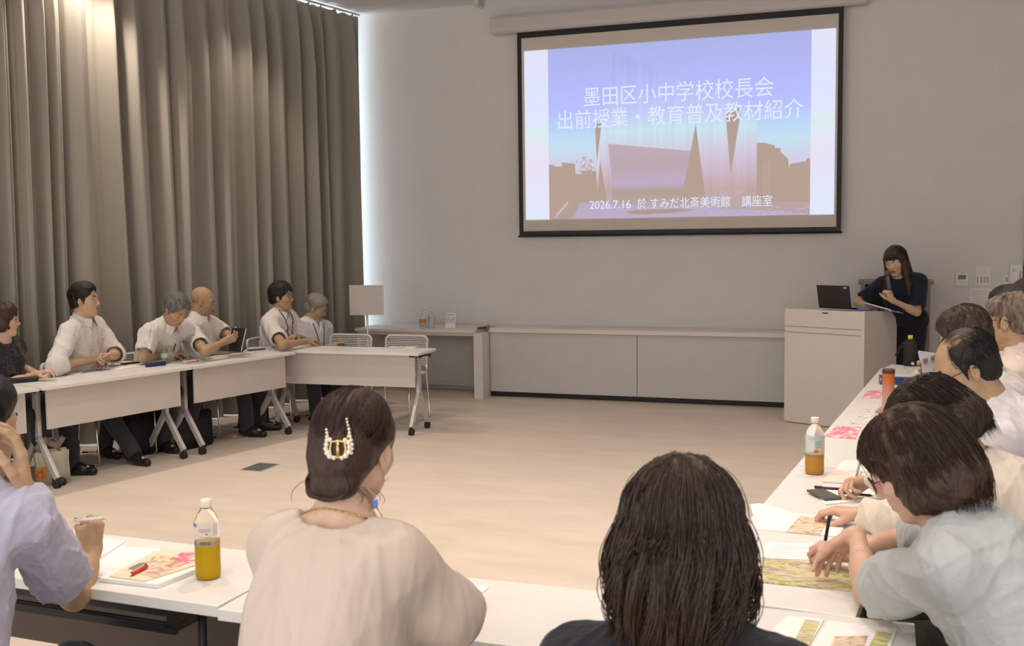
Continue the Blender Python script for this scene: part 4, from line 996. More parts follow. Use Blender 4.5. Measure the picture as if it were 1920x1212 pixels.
    V, Q = grow_multi(B, lo, hi, 0.010 if near else 0.012, fine)
    fc = V[Q].mean(1); lp = ((fc-Hc)@Hf)/hs; mi = skin_index(lp)
    mesh_obj('body', V, Q, [SKIN[skin], lips], root, org, mi)
    # eyes and brows
    if eyes:
        for s in (-1, 1):
            m = MB(); c = Hc+Hf@np.array([s*0.0325, 0.0735, 0.0055])*hs
            if (face or {}).get('closed', True):
                m.tube([Vector((Hc+Hf@np.array([s*x, y, z])*hs-org).tolist()) for x, y, z in [(0.020, 0.0840, 0.0015), (0.027, 0.0872, -0.001), (0.0335, 0.0878, -0.0015), (0.040, 0.0855, -0.0005), (0.0455, 0.0805, 0.002)]], [0.0007, 0.0013, 0.0015, 0.0014, 0.0007], 6); m.build('eyelashes', IRIS, root); continue
            m.mi = 0; m.sphere(Vector((c-org).tolist()), 0.0118*hs, 14); m.mi = 1; ci = Hc+Hf@np.array([s*0.0325, 0.0800, 0.0050])*hs; m.sphere(Vector((ci-org).tolist()), 0.0066*hs, 12, (1, 1, 1))
            m.build('eye', [EYEW, IRIS], root)
    if brow:
        for s in (-1, 1):
            F = Fd(Hc, Hf, hs); F.cap((s*0.015, 0.0945, 0.0285), (s*0.036, 0.0865, 0.0345), 0.0042, 0.0042, k=0.004); F.cap((s*0.036, 0.0865, 0.0345), (s*0.053, 0.070, 0.0285), 0.0042, 0.0018, k=0.004)
            w = Hc+Hf@np.array([s*0.034, 0.085, 0.03])*hs; v, q = grow(F, w-0.032, w+0.032, 0.003); mesh_obj('eyebrow', v, q, HAIR[hairm if hairm != 'thin' else 'salt'], root, org)
    # clothes
    sh = dict(kind='short', col=(0.7, 0.7, 0.7), collar=True, infl=0.011, loose=0.012, wr=0.006, sl=0.068, open=0.05); sh.update(shirt or {})
    T = Fd(); torso(T, sh['infl'], sh['loose'])
    if sh.get('more'): sh['more'](T, locals())
    cuffs = []; carve = []
    for s in (-1, 1):
        A = Fd(); r0 = sh['sl']*am; a, e, w = S[s], E[s], Wp[s]
        if sh['kind'] == 'short':
            c = a+(e-a)*sh.get('len', 0.72); A.cap(a, a+(e-a)*1.1, 0.060*am+sh['infl']*0.7, r0*1.02, k=0.03); d = nz(e-a); A.plane(c, d); cr = 0.060*am+(r0-0.060*am)*0.75
        elif sh['kind'] == 'rolled':
            t = sh.get('len', 0.30); c = e+(w-e)*t; d = nz(w-e); A2 = Fd(); A2.cap(e, e+(w-e)*(t+0.1), r0*0.92, r0*0.90, k=0.03); A2.cap(c-d*0.045, c-d*0.004, r0*0.94, r0*0.96, k=0.006); A2.plane(c, d); A.cap(a, e, 0.060*am+sh['infl']*0.6, r0*0.92, k=0.03); A.op('u', A2, None, None, 0.02); cr = r0*0.9
        else:
            t = sh.get('len', 0.96); c = e+(w-e)*t; d = nz(w-e); A2 = Fd(); A2.cap(e, e+(w-e)*(t+0.05), r0*0.92, r0*0.70, k=0.04); A2.plane(c, d); A.cap(a, e, 0.060*am+sh['infl']*0.6, r0*0.95, k=0.04); A.op('u', A2, None, None, 0.03); cr = r0*0.70
        ai = 0.041*am if sh['kind'] != 'long' else 0.030*am
        carve.append((c-d*0.055, c+d*0.03, cr-0.0095, cr-0.0060) if cr-0.0060 > ai else None)
        T.op('u', A, None, None, 0.045 if sh['kind'] != 'loose' else 0.07); cuffs.append(c)
    T.disp(folds(seed*7+3, sh['wr'], sh.get('fr', 26.0), (1, 1, sh.get('vz', 0.55)), sh.get('ex', 2.4))); T.disp(folds(seed*11+5, sh['wr']*0.28, sh.get('fr', 26.0)*2.0, (1, 1, 0.5)))
    for cv in carve:
        if cv: T.cap(cv[0], cv[1], cv[2], cv[3], k=0.003, kind='s')
    if sh['kind'] != 'none':
        nh = nd; T.cap(N-U*0.045, Hc, nr*sc+0.009, nr*sc+0.006, k=0.008, kind='s')
        if sh['collar']: T.cap(N+Fw*0.115-U*(0.02+sh['open']), N+Fw*0.045+U*0.07, 0.006, 0.046, k=0.01, kind='s')
        else:
            nk = sh.get('neck', (0.072, 0.070, 0.045)); T.ell(N+Fw*0.022+U*sh.get('neck_up', 0.030), np.array(nk), RB, k=0.015, kind='s')
        T.plane(N+U*0.075, U, k=0.01); T.plane(P0-np.array([0, 0, 0.085 if not stand else 0.06]), (0, 0, -1))
        hsh = sh.get('h', 0.0042 if near else 0.0070)
        V, Q = grow(T, lo, hi, hsh); cm = CLOTH[sh['mat']] if 'mat' in sh else cloth('shirt_cloth', sh['col'])
        so = mesh_obj(sh.get('name', 'shirt'), V, Q, cm, root, org)
        if sh['collar']:
            C = Fd(); M3 = np.stack([Rr, nz(Fw+nd*0.0), np.cross(Rr, Fw)], 1); ax = nz(U*0.6+nd*0.4); fx = nz(Fw-ax*(Fw@ax)); M3 = np.stack([np.cross(fx, ax), fx, ax], 1)
            n0 = nr*sc
            def col(P):
                q = (P-(N-U*0.005))@M3; r = np.sqrt(q[:, 0]**2+((q[:, 1]-0.004)*0.95)**2); fr = np.clip(q[:, 1]/np.maximum(r, 1e-6), -1, 1); z = q[:, 2]
                hi_ = 0.050-0.016*np.clip(fr, 0, 1); zl = 0.004-0.040*np.clip((fr-0.2)/0.8, 0, 1)
                Rz = n0+0.010+0.42*np.clip(hi_-z, 0, 1)+0.010*np.clip(fr, 0, 1)
                d = np.abs(r-Rz)*0.9-0.0034; d = np.maximum(d, z-hi_); d = np.maximum(d, zl-z); gap = 0.008+0.55*np.clip(hi_-z, 0, 1)
                return np.maximum(d, np.where(q[:, 1] > 0, gap-np.abs(q[:, 0]), -1))
            C.op('u', col, None, None, 0.001); v, q = grow(C, N-0.14, N+0.14, 0.0042 if near else 0.0052); mesh_obj('collar', v, q, cm, root, org) if len(q) else None
        if sh.get('buttons'):
            for i in range(4):
                p = at(0.80-0.13*i)+Fw*0.25
                # march inwards to the cloth
                for k in range(60):
                    dd = T.ev(p[None], None, 0)[0]
                    if dd < 0.001: break
                    p = p-Fw*max(0.002, dd*0.6)
                m = MB(); m.sphere(Vector((p-org).tolist()), 0.0055, 8); m.build('button', MT['white'], root)
        if sh.get('pocket'):
            s = sh['pocket']; p = at(0.66)+Fw*0.28+Rr*s*0.085
            for k in range(60):
                dd = T.ev(p[None], None, 0)[0]
                if dd < 0.0005: break
                p = p-Fw*max(0.002, dd*0.6)
            m = MB(); m.box(Vector((p-org).tolist()), (0.10, 0.010, 0.115), Matrix(RB.tolist()), bev=0.004); m.build('pocket', cm, root)
        if sh.get('extra'): sh['extra'](locals())
    # trousers, shoes
    if legon:
        Tr = Fd(); Tr.ell(at(0.02), np.array([0.172, 0.122, 0.12])*g*(0.92 if fem else 1)*sc+0.008, RB, k=0.06); legs_f(Tr, 0.012); Tr.disp(folds(seed*5+1, 0.005, 20))
        Tr.plane(P0+np.array([0, 0, 0.10]), (0, 0, 1.0)); Tr.plane((0, 0, 0.045), (0, 0, -1)); V, Q = grow(Tr, lo, hi, 0.010 if near else 0.012)
        mesh_obj('trousers' if not (legs and legs.get('skirt')) else 'skirt', V, Q, cloth('trouser_cloth', trouser), root, org)
        for s in (-1, 1):
            sf = Fd(); a = np.array([*An[s][:2], 0.045]); sf.cap(a-fd[s]*0.045, a+fd[s]*0.06, 0.036, 0.037, k=0.02); sf.cap(a+fd[s]*0.05-np.array([0, 0, 0.012]), a+fd[s]*0.165-np.array([0, 0, 0.017]), 0.040, 0.030, k=0.03); sf.cap(a+np.array([0, 0, 0.01]), a+np.array([0, 0, 0.05]), 0.041, 0.042, k=0.02); sf.cap(a+np.array([0, 0, 0.03]), a+fd[s]*0.085+np.array([0, 0, 0.0]), 0.043, 0.037, k=0.02)
            sf.plane((0, 0, 0.0), (0, 0, -1)); sf.plane((0, 0, 0.115), (0, 0, 1)); v, q = grow(sf, a-0.2, a+0.2+np.array([0, 0, 0.05]), 0.008); v[:, 2] = np.maximum(v[:, 2], 0.001); mesh_obj('shoe', v, q, mat('shoe_leather', shoe, 0.3), root, org)
    # hair
    if hair is not None:
        HFd = Fd(Hc, Hf, hs); HFd.op('u', hair, None, None, 0.001)
        V, Q = grow(HFd, Hc-np.array([0.22, 0.22, 0.42])*hs, Hc+np.array([0.22, 0.22, 0.2])*hs, hair_fine or (0.0036 if near else 0.0045))
        if strands is None and near is not None: strands = (tufts(hair, 1500 if near else 700, seed+50), 0.0010 if near else 0.0014)
        if strands and strands[0]:
            v2, q2 = strand_mesh([Hc+(p@Hf.T)*hs for p in strands[0]], strands[1]); V, Q = np.concatenate([V, v2]), np.concatenate([Q, q2+len(V)])
        mesh_obj('hair', V, Q, HAIR[hairm], root, org)
    if glasses:
        gc, rx, rz_, rr = glasses if isinstance(glasses[0], tuple) else (glasses, 0.024, 0.018, 0.0014)
        gm = mat('spectacle_frame', gc, 0.3, metal=0.5); m = MB(); tow = lambda x, y, z: Vector((Hc+Hf@np.array([x, y, z])*hs-org).tolist())
        for s in (-1, 1):
            m.tube([tow(s*0.033+rx*math.cos(a), 0.106-0.008*abs(math.cos(a))*(1 if math.cos(a)*s > 0 else 0), 0.002+rz_*math.sin(a)) for a in np.linspace(0, 2*PI, 22)[:-1]], rr, 6, closed=True)
            m.tube([tow(s*(0.033+rx), 0.098, 0.008), tow(s*0.074, 0.075, 0.010), tow(s*0.079, 0.0, 0.014), tow(s*0.080, -0.022, 0.004), tow(s*0.079, -0.030, -0.010)], rr, 6)
        m.tube([tow(-0.009, 0.106, 0.006), tow(0, 0.108, 0.009), tow(0.009, 0.106, 0.006)], rr, 6)
        go = m.build('spectacles', gm, root)
        for s in (-1, 1):
            l = MB(); n_ = 18; l.bm.faces.new([l.bm.verts.new(tow(s*0.033+rx*0.97*math.cos(a), 0.106-0.008*abs(math.cos(a))*(1 if math.cos(a)*s > 0 else 0), 0.002+rz_*0.97*math.sin(a))) for a in np.linspace(0, 2*PI, n_+1)[:-1]]); l.build('lens', MT['lens'], go)
    if lanyard:
        pts = []
        for s, tt in [(-1, 1), (1, -1)]:
            ln = []
            for t in np.linspace(0, 1, 12):
                p = N+U*(0.045-0.30*t)+Rr*s*(0.075*(1-t)**0.8+0.004)+Fw*0.26
                if t < 0.12: p = N+U*0.045+Rr*s*0.075+Fw*(0.02+0.2*t)
                for k in range(60):
                    dd = T.ev(p[None], None, 0)[0]
                    if dd < 0.004: break
                    p = p-Fw*max(0.002, dd*0.6)
                ln.append(p)
            pts.append(ln)
        m = MB(); m.tube([Vector((p-org).tolist()) for p in pts[0]]+[Vector((p-org).tolist()) for p in pts[1][::-1]], 0.0042, 6); m.build('lanyard', mat('lanyard_cord', lanyard, 0.7), root)
    if extra: extra(locals())
    PEOPLE.append(root); PD.append(dict(Hc=Hc, Hf=Hf, hs=hs, N=N, U=U, Fw=Fw, Rr=Rr, B=B, T=T, HFd=HFd if hair is not None else None, hc=hc, W=Wp, E=E, root=root, org=org, nr=nr, sc=sc)); BODYDIR.append(F2[:2].copy()); return root
# ------------------------------------------------------------- the people
HAIR['brown'] = hair_mat('brown_hair', (0.046, 0.025, 0.017), 0.34); HAIR['brown2'] = hair_mat('warm_brown_hair', (0.042, 0.022, 0.016), 0.34); HAIR['thin2'] = hair_mat('thinning_dark_hair', (0.05, 0.033, 0.026), 0.5, n=0.5); HAIR['chest2'] = hair_mat('deep_chestnut_hair', (0.040, 0.020, 0.012), 0.30, 0.6)
CLOTH = {}
CLOTH['SILK'] = mat('cream_satin', (0.53, 0.435, 0.365), 0.42, noise=0.02, nscale=10, bump=0.04, bscale=300, sheen=0.2, spec=0.35)
def dotmat():
    m = cloth('dotted_black_cloth', (0.02, 0.02, 0.024)); nt = m.node_tree; b = nt.nodes['Principled BSDF']
    tc = nt.nodes.new('ShaderNodeTexCoord'); v = nt.nodes.new('ShaderNodeTexVoronoi'); v.inputs['Scale'].default_value = 62; nt.links.new(tc.outputs['Object'], v.inputs['Vector'])
    r = nt.nodes.new('ShaderNodeMath'); r.operation = 'LESS_THAN'; r.inputs[1].default_value = 0.17; nt.links.new(v.outputs['Distance'], r.inputs[0])
    mx = nt.nodes.new('ShaderNodeMix'); mx.data_type = 'RGBA'; mx.inputs['A'].default_value = (0.022, 0.022, 0.026, 1); mx.inputs['B'].default_value = (0.28, 0.27, 0.26, 1); nt.links.new(r.outputs[0], mx.inputs['Factor']); nt.links.new(mx.outputs['Result'], b.inputs['Base Color'])
    return m
CLOTH['DOT'] = dotmat()
def long_hair():
    H = hair_bob(0.014, -0.16, 31, 0.046, 0.004, back=0.0, side=0.022)
    for s in (-1, 1): H.cap((s*0.078, 0.012, -0.04), (s*0.100, 0.075, -0.20), 0.028, 0.026, k=0.03); H.cap((s*0.100, 0.075, -0.20), (s*0.110, 0.125, -0.285), 0.026, 0.010, k=0.03)
    st = flow(420, 5, 0.95, 5.33, R=(0.092, 0.112, 0.100), zend=lambda a: -0.26, prof=lambda t, a: 1.0+0.10*t, wave=0.008)
    st += flow(160, 6, -0.85, 0.85, c=(0, -0.010, 0.045), R=(0.084, 0.104, 0.092), zend=0.040, prof=lambda t, a: 1.0-0.03*t, wave=0.002, th=(0.3, 1.1), m=11, zj=0.006, thmax=1.25)
    return H, (st, 0.0011)
def bob_hair():
    H = hair_bob(0.020, -0.112, 33, 0.046, 0.006, back=0.006, side=-0.004)
    pr = lambda t, a: 1.0+0.10*math.sin(PI*min(1, t*0.9))-0.22*t*t*t
    st = flow(1500, 7, 1.30, 4.98, c=(0, -0.022, 0.040), R=(0.098, 0.114, 0.104), zend=lambda a: -0.115+0.02*math.cos(a), prof=pr, wave=0.007, zj=0.014, jit=0.005)
    st += flow(520, 8, -1.25, 1.25, c=(0, -0.012, 0.046), R=(0.098, 0.116, 0.102), zend=0.030, prof=lambda t, a: 1.0-0.04*t, wave=0.004, th=(0.2, 1.1), m=11, zj=0.010, thmax=1.3)
    return H, (st, 0.0011)
def bob_hair_dark():
    H = hair_bob(0.020, -0.105, 35, 0.050, 0.006, back=0.010, side=0.020)
    pr = lambda t, a: 1.0+0.08*math.sin(PI*min(1, t*0.9))-0.20*t*t*t
    st = flow(1100, 9, 0.85, 5.43, c=(0, -0.024, 0.040), R=(0.097, 0.114, 0.103), zend=lambda a: -0.105+0.02*math.cos(a), prof=pr, wave=0.006, zj=0.014)
    st += flow(260, 10, -0.95, 0.95, c=(0, -0.012, 0.046), R=(0.094, 0.112, 0.098), zend=0.034, prof=lambda t, a: 1.0-0.03*t, wave=0.003, th=(0.2, 1.1), m=11, zj=0.008, thmax=1.3)
    return H, (st, 0.0011)
def bun_hair():
    H = Fd(); H.ell((0, -0.020, 0.044), (0.0795, 0.101, 0.090)); H.ell((0, -0.072, -0.020), (0.068, 0.054, 0.062), k=0.04); H.ell((0.0, -0.080, -0.064), (0.050, 0.040, 0.036), k=0.02); H.cap((-0.030, -0.090, -0.078), (0.035, -0.092, -0.062), 0.026, 0.022, k=0.012)
    for s in (-1, 1): H.ell((s*0.060, 0.002, 0.028), (0.022, 0.045, 0.045), k=0.02)
    H.disp(folds(41, 0.003, 70, (1, 0.4, 0.5)))
    H.ell((0, 0.110, -0.030), (0.080, 0.082, 0.090), k=0.012, kind='s')
    for s in (-1, 1): H.ell((s*0.088, 0.004, -0.016), (0.026, 0.034, 0.036), k=0.010, kind='s')
    H.plane((0, -0.08, -0.098), (0, 0.3, -1), k=0.012)
    st = sweep(2300, 11, (0.0, -0.100, -0.075), c=(0, -0.020, 0.042), R=(0.0805, 0.1030, 0.0915))
    st = [P for P in st if not np.any((np.abs(P[:, 0]) > 0.060) & (P[:, 1] > -0.030) & (P[:, 1] < 0.045) & (P[:, 2] < 0.022))]
    r = np.random.RandomState(12)
    for i in range(420):   # the coiled twist at the nape
        a0 = r.uniform(0, 6.28); q = r.uniform(0.75, 1.05); P = [np.array([0.046*q*math.cos(a0+t*2.2), -0.083-0.034*q*abs(math.sin(1.2+t)), -0.062+0.034*q*math.sin(a0+t*2.2)]) for t in np.linspace(0, 1, 10)]; st.append(np.array(P))
    for i in range(9):    # loose wisps
        s = r.choice([-1, 1]); b = np.array([s*r.uniform(0.03, 0.075), -0.03-r.uniform(0, 0.05), -0.07]); v = np.array([s*r.uniform(0.2, 0.8), -0.3, -1])*r.uniform(0.02, 0.05); st.append(np.array([b+v*t+np.array([s*0.015*math.sin(3*t), 0, 0]) for t in np.linspace(0, 1, 9)]))
    return H, (st, 0.0008)
def wavy_hair():
    H = Fd(); H.ell((0, -0.020, 0.040), (0.090, 0.110, 0.102)); H.ell((0, -0.036, -0.050), (0.104, 0.092, 0.115), k=0.05); H.ell((0, -0.050, -0.135), (0.088, 0.066, 0.085), k=0.05); H.ell((0, -0.060, -0.210), (0.062, 0.044, 0.080), k=0.04)
    for s in (-1, 1): H.cap((s*0.088, 0.030, -0.01), (s*0.094, 0.006, -0.11), 0.018, 0.014, k=0.03)
    H.disp(folds(43, 0.007, 55, (1, 1, 0.16)))
    H.ell((0, 0.115, -0.050), (0.066, 0.080, 0.095), k=0.014, kind='s'); H.cap((0, 0.035, -0.05), (0, 0.02, -0.32), 0.050, 0.060, k=0.02, kind='s')
    pr = lambda t, a: 1.0+0.24*math.sin(PI*min(1, t*1.25))-0.48*t*t
    def tip(t, a, r):
        k = max(0, t-0.62)/0.38; return np.array([math.sin(a)*0.050*k*k, math.cos(a)*0.03*k*k, 0.035*k*k])
    st = flow(2600, 13, 0.75, 5.53, c=(0, -0.022, 0.038), R=(0.094, 0.114, 0.106), zend=lambda a: -0.20+0.05*math.cos(a), prof=pr, wave=0.034, zj=0.03, jit=0.006, m=22, clump=44)
    st += flow(420, 14, 1.0, 5.28, c=(0, -0.022, 0.038), R=(0.096, 0.116, 0.107), zend=lambda a: -0.125, prof=pr, wave=0.03, zj=0.02, tip=tip, m=22, clump=17)
    return H, (st, 0.0010)
def crown_hair():
    H = hair_short(0.007, 0.0, 0.0, 13, 0.005, bald=[((0, 0.030, 0.128), (0.060, 0.118, 0.062)), ((0, 0.110, 0.045), (0.110, 0.082, 0.10))], low=-0.072, bk=0.03)
    st = tufts(H, 2600, 99, 0.13, R=(0.0835, 0.1025, 0.0920)); r = np.random.RandomState(5)
    for i in range(260):     # thin strands combed over the crown
        x = r.uniform(-0.05, 0.05); t0 = r.uniform(-0.9, 0.2); P = []
        for u in np.linspace(0, 0.5, 7): t = t0+u; k = math.sqrt(max(0.05, 1-(x/0.0775)**2)); P.append([x*(1+0.05*u), -0.018-math.sin(t)*0.096*k*-1.0, 0.046+math.cos(t)*0.0865*k])
        st.append(np.array(P))
    return H, (st, 0.0007)
HAIRDEF = {'CROWN': crown_hair, 'LONG': long_hair, 'BOB': bob_hair, 'BOB2': bob_hair_dark, 'BUN': bun_hair, 'WAVY': wavy_hair}
def V3(*a): return np.array(a, float)
def seat(head, body, back=0.0, z=0.56, side=0.0):
    b = nz([body[0], body[1], 0]); p = np.asarray(head, float)-b*back; return np.array([p[0]+b[1]*side, p[1]-b[0]*side, z])
WH = dict(kind='short', col=(0.70, 0.66, 0.63), collar=True, buttons=True, wr=0.009)
BL = np.array([0.976, -0.217, 0]); 
# ---- left row, near to far
h = PL(6, 600, 0.66); pv = seat(h, BL, 0.07)
person('woman in black dotted blouse with glasses, at the left picture edge', h, (0.80, 0.60), 4, pv, (0.98, 0.05), dict(w=PZ(70, 702, 0.765), pole=(-1, -0.3, -0.1), pose='relaxed'), dict(w=PZ(52, 692, 0.765), pole=(-1, 0.3, -0.1)),
       fem=True, skin='fair', hair=hair_bob(0.014, -0.085, 12, 0.052, back=0.005), hairm='brown', glasses=(0.08, 0.03, 0.025), seed=1, face=dict(closed=False),
       shirt=dict(kind='rolled', len=0.1, mat='DOT', collar=False, neck=(0.075, 0.085, 0.05), sl=0.080, loose=0.02))
h = PL(158, 564, 0.62); pv = seat(h, BL, 0.10)
person('man in white shirt with rolled sleeves and clasped hands, looking right', h, (0.93, 0.36), -1, pv, (0.95, 0.20), dict(w=PZ(170, 676, 0.80), e=PZ(108, 686, 0.80)+V3(-0.02, 0, 0.0), pose='clasp', hn=(0.2, 0.6, -0.5)), dict(w=PZ(208, 668, 0.82), e=PZ(221, 674, 0.79)+V3(-0.10, 0.10, 0.03), hd=(-0.3, -0.9, 0.0), hn=(0.5, -0.3, -0.5), pose='clasp'),
       legs={1: (PZ(186, 752, 0.50), PZ(250, 850, 0.085)), -1: (PZ(215, 742, 0.50), PZ(196, 838, 0.085)), 'foot': (0.95, -0.25)}, skin='mid', hair=hair_short(0.006, 0.012, 0.0, 3, 0.006), hairm='black', seed=2, face=dict(closed=False), hunch=0.01,
       shirt=dict(WH, kind='rolled', len=0.22, pocket=-1, sl=0.074))
h = PL(329, 581, 0.34); pv = seat(h, BL, 0.30); RL = V3(-0.217, -0.976, 0)
TUCK = {k: (V3(*(pv+BL*0.38+RL*k*0.12)[:2], 0.50), V3(*(pv+BL*0.24+RL*k*0.12)[:2], 0.085)) for k in (1, -1)}
person('grey haired man in white shirt bending over a sheet to write', h, (0.98, -0.18), 38, pv, (0.98, -0.17), dict(w=PZ(318, 664, 0.775), e=PZ(268, 671, 0.785), pose='pen', hd=(0.5, 0.85, -0.1), hn=(0.3, 0.1, -0.9)), dict(w=PZ(360, 652, 0.765), pole=(-0.2, 0.8, -0.4), hd=(0.85, -0.1, -0.06), hn=(0, 0, -1), pose='flat'),
       skin='tan', hair=hair_short(0.012, 0.006, 0.0, 5, 0.008, fringe=0.008), hairm='salt', seed=3, shirt=dict(WH), face=dict(closed=True, age=1.0, jaw=1.06), hunch=0.05, hroll=6, legs=TUCK)
h = PL(380, 566, 0.74); pv = seat(h, BL, 0.04)
person('bald man in white shirt reading a black book', h, (0.88, 0.46), 16, pv, (0.95, 0.15), dict(w=PZ(420, 641, 0.86), e=PZ(384, 660, 0.80), pose='page', hd=(0.55, 0.5, 0.25), hn=(-0.2, 0.7, 0.4)), dict(w=PZ(446, 634, 0.86), pole=(0, 0.8, -0.6), hd=(0.6, -0.3, 0.2), hn=(0.1, -0.7, 0.3), pose='page'),
       skin='tan', hair=None, hairm='salt', seed=4, shirt=dict(WH, pocket=-1), face=dict(closed=True, age=0.8, nose=1.05), hunch=0.015)
h = PL(527, 558, 0.60); pv = seat(h, BL, 0.08)
person('man with black hair, glasses and lanyard, arms folded on the table corner', h, (0.97, 0.20), -2, pv, (0.97, 0.05), dict(w=PZ(574, 640, 0.775), pole=(-0.1, -0.9, -0.3), e=PZ(530, 648, 0.775), hd=(0.2, 0.95, 0), pose='relaxed'), dict(w=PZ(556, 630, 0.80), pole=(-0.1, 0.9, -0.3), hd=(0.1, -0.95, 0.05), pose='relaxed'),
       skin='tan', hair=hair_short(0.011, 0.014, 0.012, 7, 0.010, fringe=0.002), hairm='black', seed=5, shirt=dict(WH, pocket=-1), face=dict(closed=False), glasses=(0.25, 0.2, 0.16), lanyard=(0.012, 0.014, 0.04))
h = PY(592, 578, 9.02); pv = seat(h, (0.97, 0.2), 0.05)
person('grey haired moustached man with lanyard looking down behind the far table', h, (0.97, 0.22), 24, pv, (0.96, -0.25), dict(w=PY(618, 650, 8.95), pole=(-0.3, -0.8, -0.5), pose='relaxed'), dict(w=PY(596, 652, 8.95), pole=(-0.2, 0.8, -0.5)),
       skin='tan', hair=hair_short(0.008, 0.004, 0.004, 9, 0.005), hairm='grey', seed=6, shirt=dict(WH, col=(0.66, 0.64, 0.66)), face=dict(closed=True, age=1.0), glasses=(0.3, 0.28, 0.25), lanyard=(0.012, 0.014, 0.05), hroll=4,
       extra=lambda d: mesh_obj('moustache', *grow((lambda F: F.cap((-0.024, 0.090, -0.058), (0, 0.101, -0.048), 0.005, 0.007, k=0.004).cap((0.024, 0.090, -0.058), (0, 0.101, -0.048), 0.005, 0.007, k=0.004))(Fd(d['Hc'], d['Hf'], d['hs'])), d['Hc']-0.13, d['Hc']+0.13, 0.0035), HAIR['salt'], d['root'], d['org']))
# ---- presenter
h = PY(1679, 490, 9.92); pv = V3(h[0]+0.10, 10.05, 0.93)
def mic(d):
    a = d['hc'][-1]; m = MB()
person('woman presenter in navy blouse with long brown hair speaking into a microphone', h, (-0.40, -0.90), 20, pv, (-0.25, -0.97), dict(w=PY(1640, 582, 9.80), pole=(-0.8, 0.2, -0.3), hd=(-0.4, -0.8, -0.2), pose='flat'), dict(w=PY(1672, 563, 9.70), e=PY(1719, 586, 9.88), hd=(-0.30, -0.25, 0.9), hn=(-0.6, 0.5, 0.0), pose='fist'),
       fem=True, skin='fair', sc=1.0, stand=True, hair='LONG', hairm='brown', seed=7, lips=LIPR, hroll=7, shirt=dict(kind='short', len=0.80, col=(0.012, 0.015, 0.026), collar=False, neck=(0.062, 0.066, 0.045), sl=0.078, name='blouse'), trouser=(0.010, 0.011, 0.014), face=dict(closed=True))
# ---- right row, near to far
h = PY(1714, 874, 2.62); pv = V3(0.36, 2.56, 0.56)
person('woman with brown bob and red glasses in pale grey blouse writing, nearest on the right', h, (-0.99, 0.12), 30, pv, (-0.97, 0.25), dict(w=PZ(1594, 1038, 0.775), e=PZ(1700, 1010, 0.80), hd=(-0.9, 0.05, 0.0), hn=(0.1, 0.45, -0.8), pose='pen'), dict(w=PZ(1606, 1002, 0.87), e=PZ(1628, 1112, 0.765), hd=(-0.62, 0.35, -0.62), hn=(-0.3, -0.2, -0.75), pose=(20, 22, 12)),
       fem=True, skin='pink', near=True, hair='BOB', hairm='brown', hs=0.99, seed=8, glasses=((0.16, 0.03, 0.03), 0.026, 0.021, 0.0016), face=dict(closed=True), hunch=0.05,
       shirt=dict(kind='short', len=0.74, col=(0.45, 0.475, 0.485), collar=False, neck=(0.08, 0.085, 0.05), sl=0.092, loose=0.025, name='blouse', wr=0.012, fr=20), trouser=(0.012, 0.012, 0.013))
h = PY(1745, 796, 3.22); pv = V3(0.45, 3.25, 0.56)
person('woman with dark hair in cream blouse writing, second on the right', h, (-0.97, 0.15), 48, pv, (-0.99, 0.08), dict(w=PZ(1634, 902, 0.79), pole=(0.1, 0.9, -0.2), hd=(-0.85, -0.25, -0.05), hn=(0, -0.5, -0.8), pose='pen'), dict(w=PZ(1612, 964, 0.765), e=PZ(1718, 985, 0.775), hd=(-0.9, 0.3, 0.0), hn=(0, 0, -1), pose='relaxed'),
       fem=True, skin='pink', near=True, hair='BOB2', hairm='espresso', hs=0.96, seed=9, face=dict(closed=True), hunch=0.06,
       shirt=dict(kind='long', len=0.86, col=(0.70, 0.62, 0.53), collar=False, neck=(0.085, 0.085, 0.05), sl=0.086, loose=0.025, name='blouse', wr=0.011, fr=20), trouser=(0.05, 0.045, 0.04))
h = PY(1812, 692, 3.85); pv = V3(0.60, 3.92, 0.56)
person('man with bald crown and glasses in lavender white shirt, looking at a phone', h, (-0.975, -0.17), 26, pv, (-0.99, 0.09), dict(w=PY(1800, 708, 4.14), pole=(0.2, 0.8, -0.6), hd=(-0.85, 0.05, 0.28), hn=(-0.15, -0.8, 0.3), pose='page'), dict(w=PZ(1790, 742, 0.80), pole=(0.1, -0.7, -0.6), hd=(-0.9, 0.2, 0), pose='relaxed'),
       skin='tan', near=True, hair='CROWN', hairm='black', seed=10, hs=0.99, glasses=((0.03, 0.03, 0.03), 0.025, 0.018, 0.0016), face=dict(closed=True, age=0.7), hunch=0.05,
       shirt=dict(kind='short', col=(0.68, 0.64, 0.68), collar=True, sl=0.072, wr=0.010, loose=0.02))
h = PY(1811, 636, 4.50); pv = V3(0.56, 4.48, 0.56)
person('man with thinning dark hair bent forward, third from the lectern end on the right', h, (-0.80, 0.55), 24, pv, (-0.99, 0.09), dict(w=V3(0.20, 4.66, 0.77), pole=(0.6, 0.8, -0.6), hide=True), dict(w=V3(0.20, 4.38, 0.77), pole=(0.6, -0.7, -0.6), hide=True),
       skin='tan', hair=hair_short(0.007, 0.001, 0.0, 15, 0.010, low=-0.07), hairm='thin2', seed=11, hs=0.96, face=dict(closed=True), hunch=0.05, shirt=dict(WH, col=(0.62, 0.58, 0.58)))
h = PY(1893, 603, 5.05); pv = V3(0.60, 5.05, 0.56)
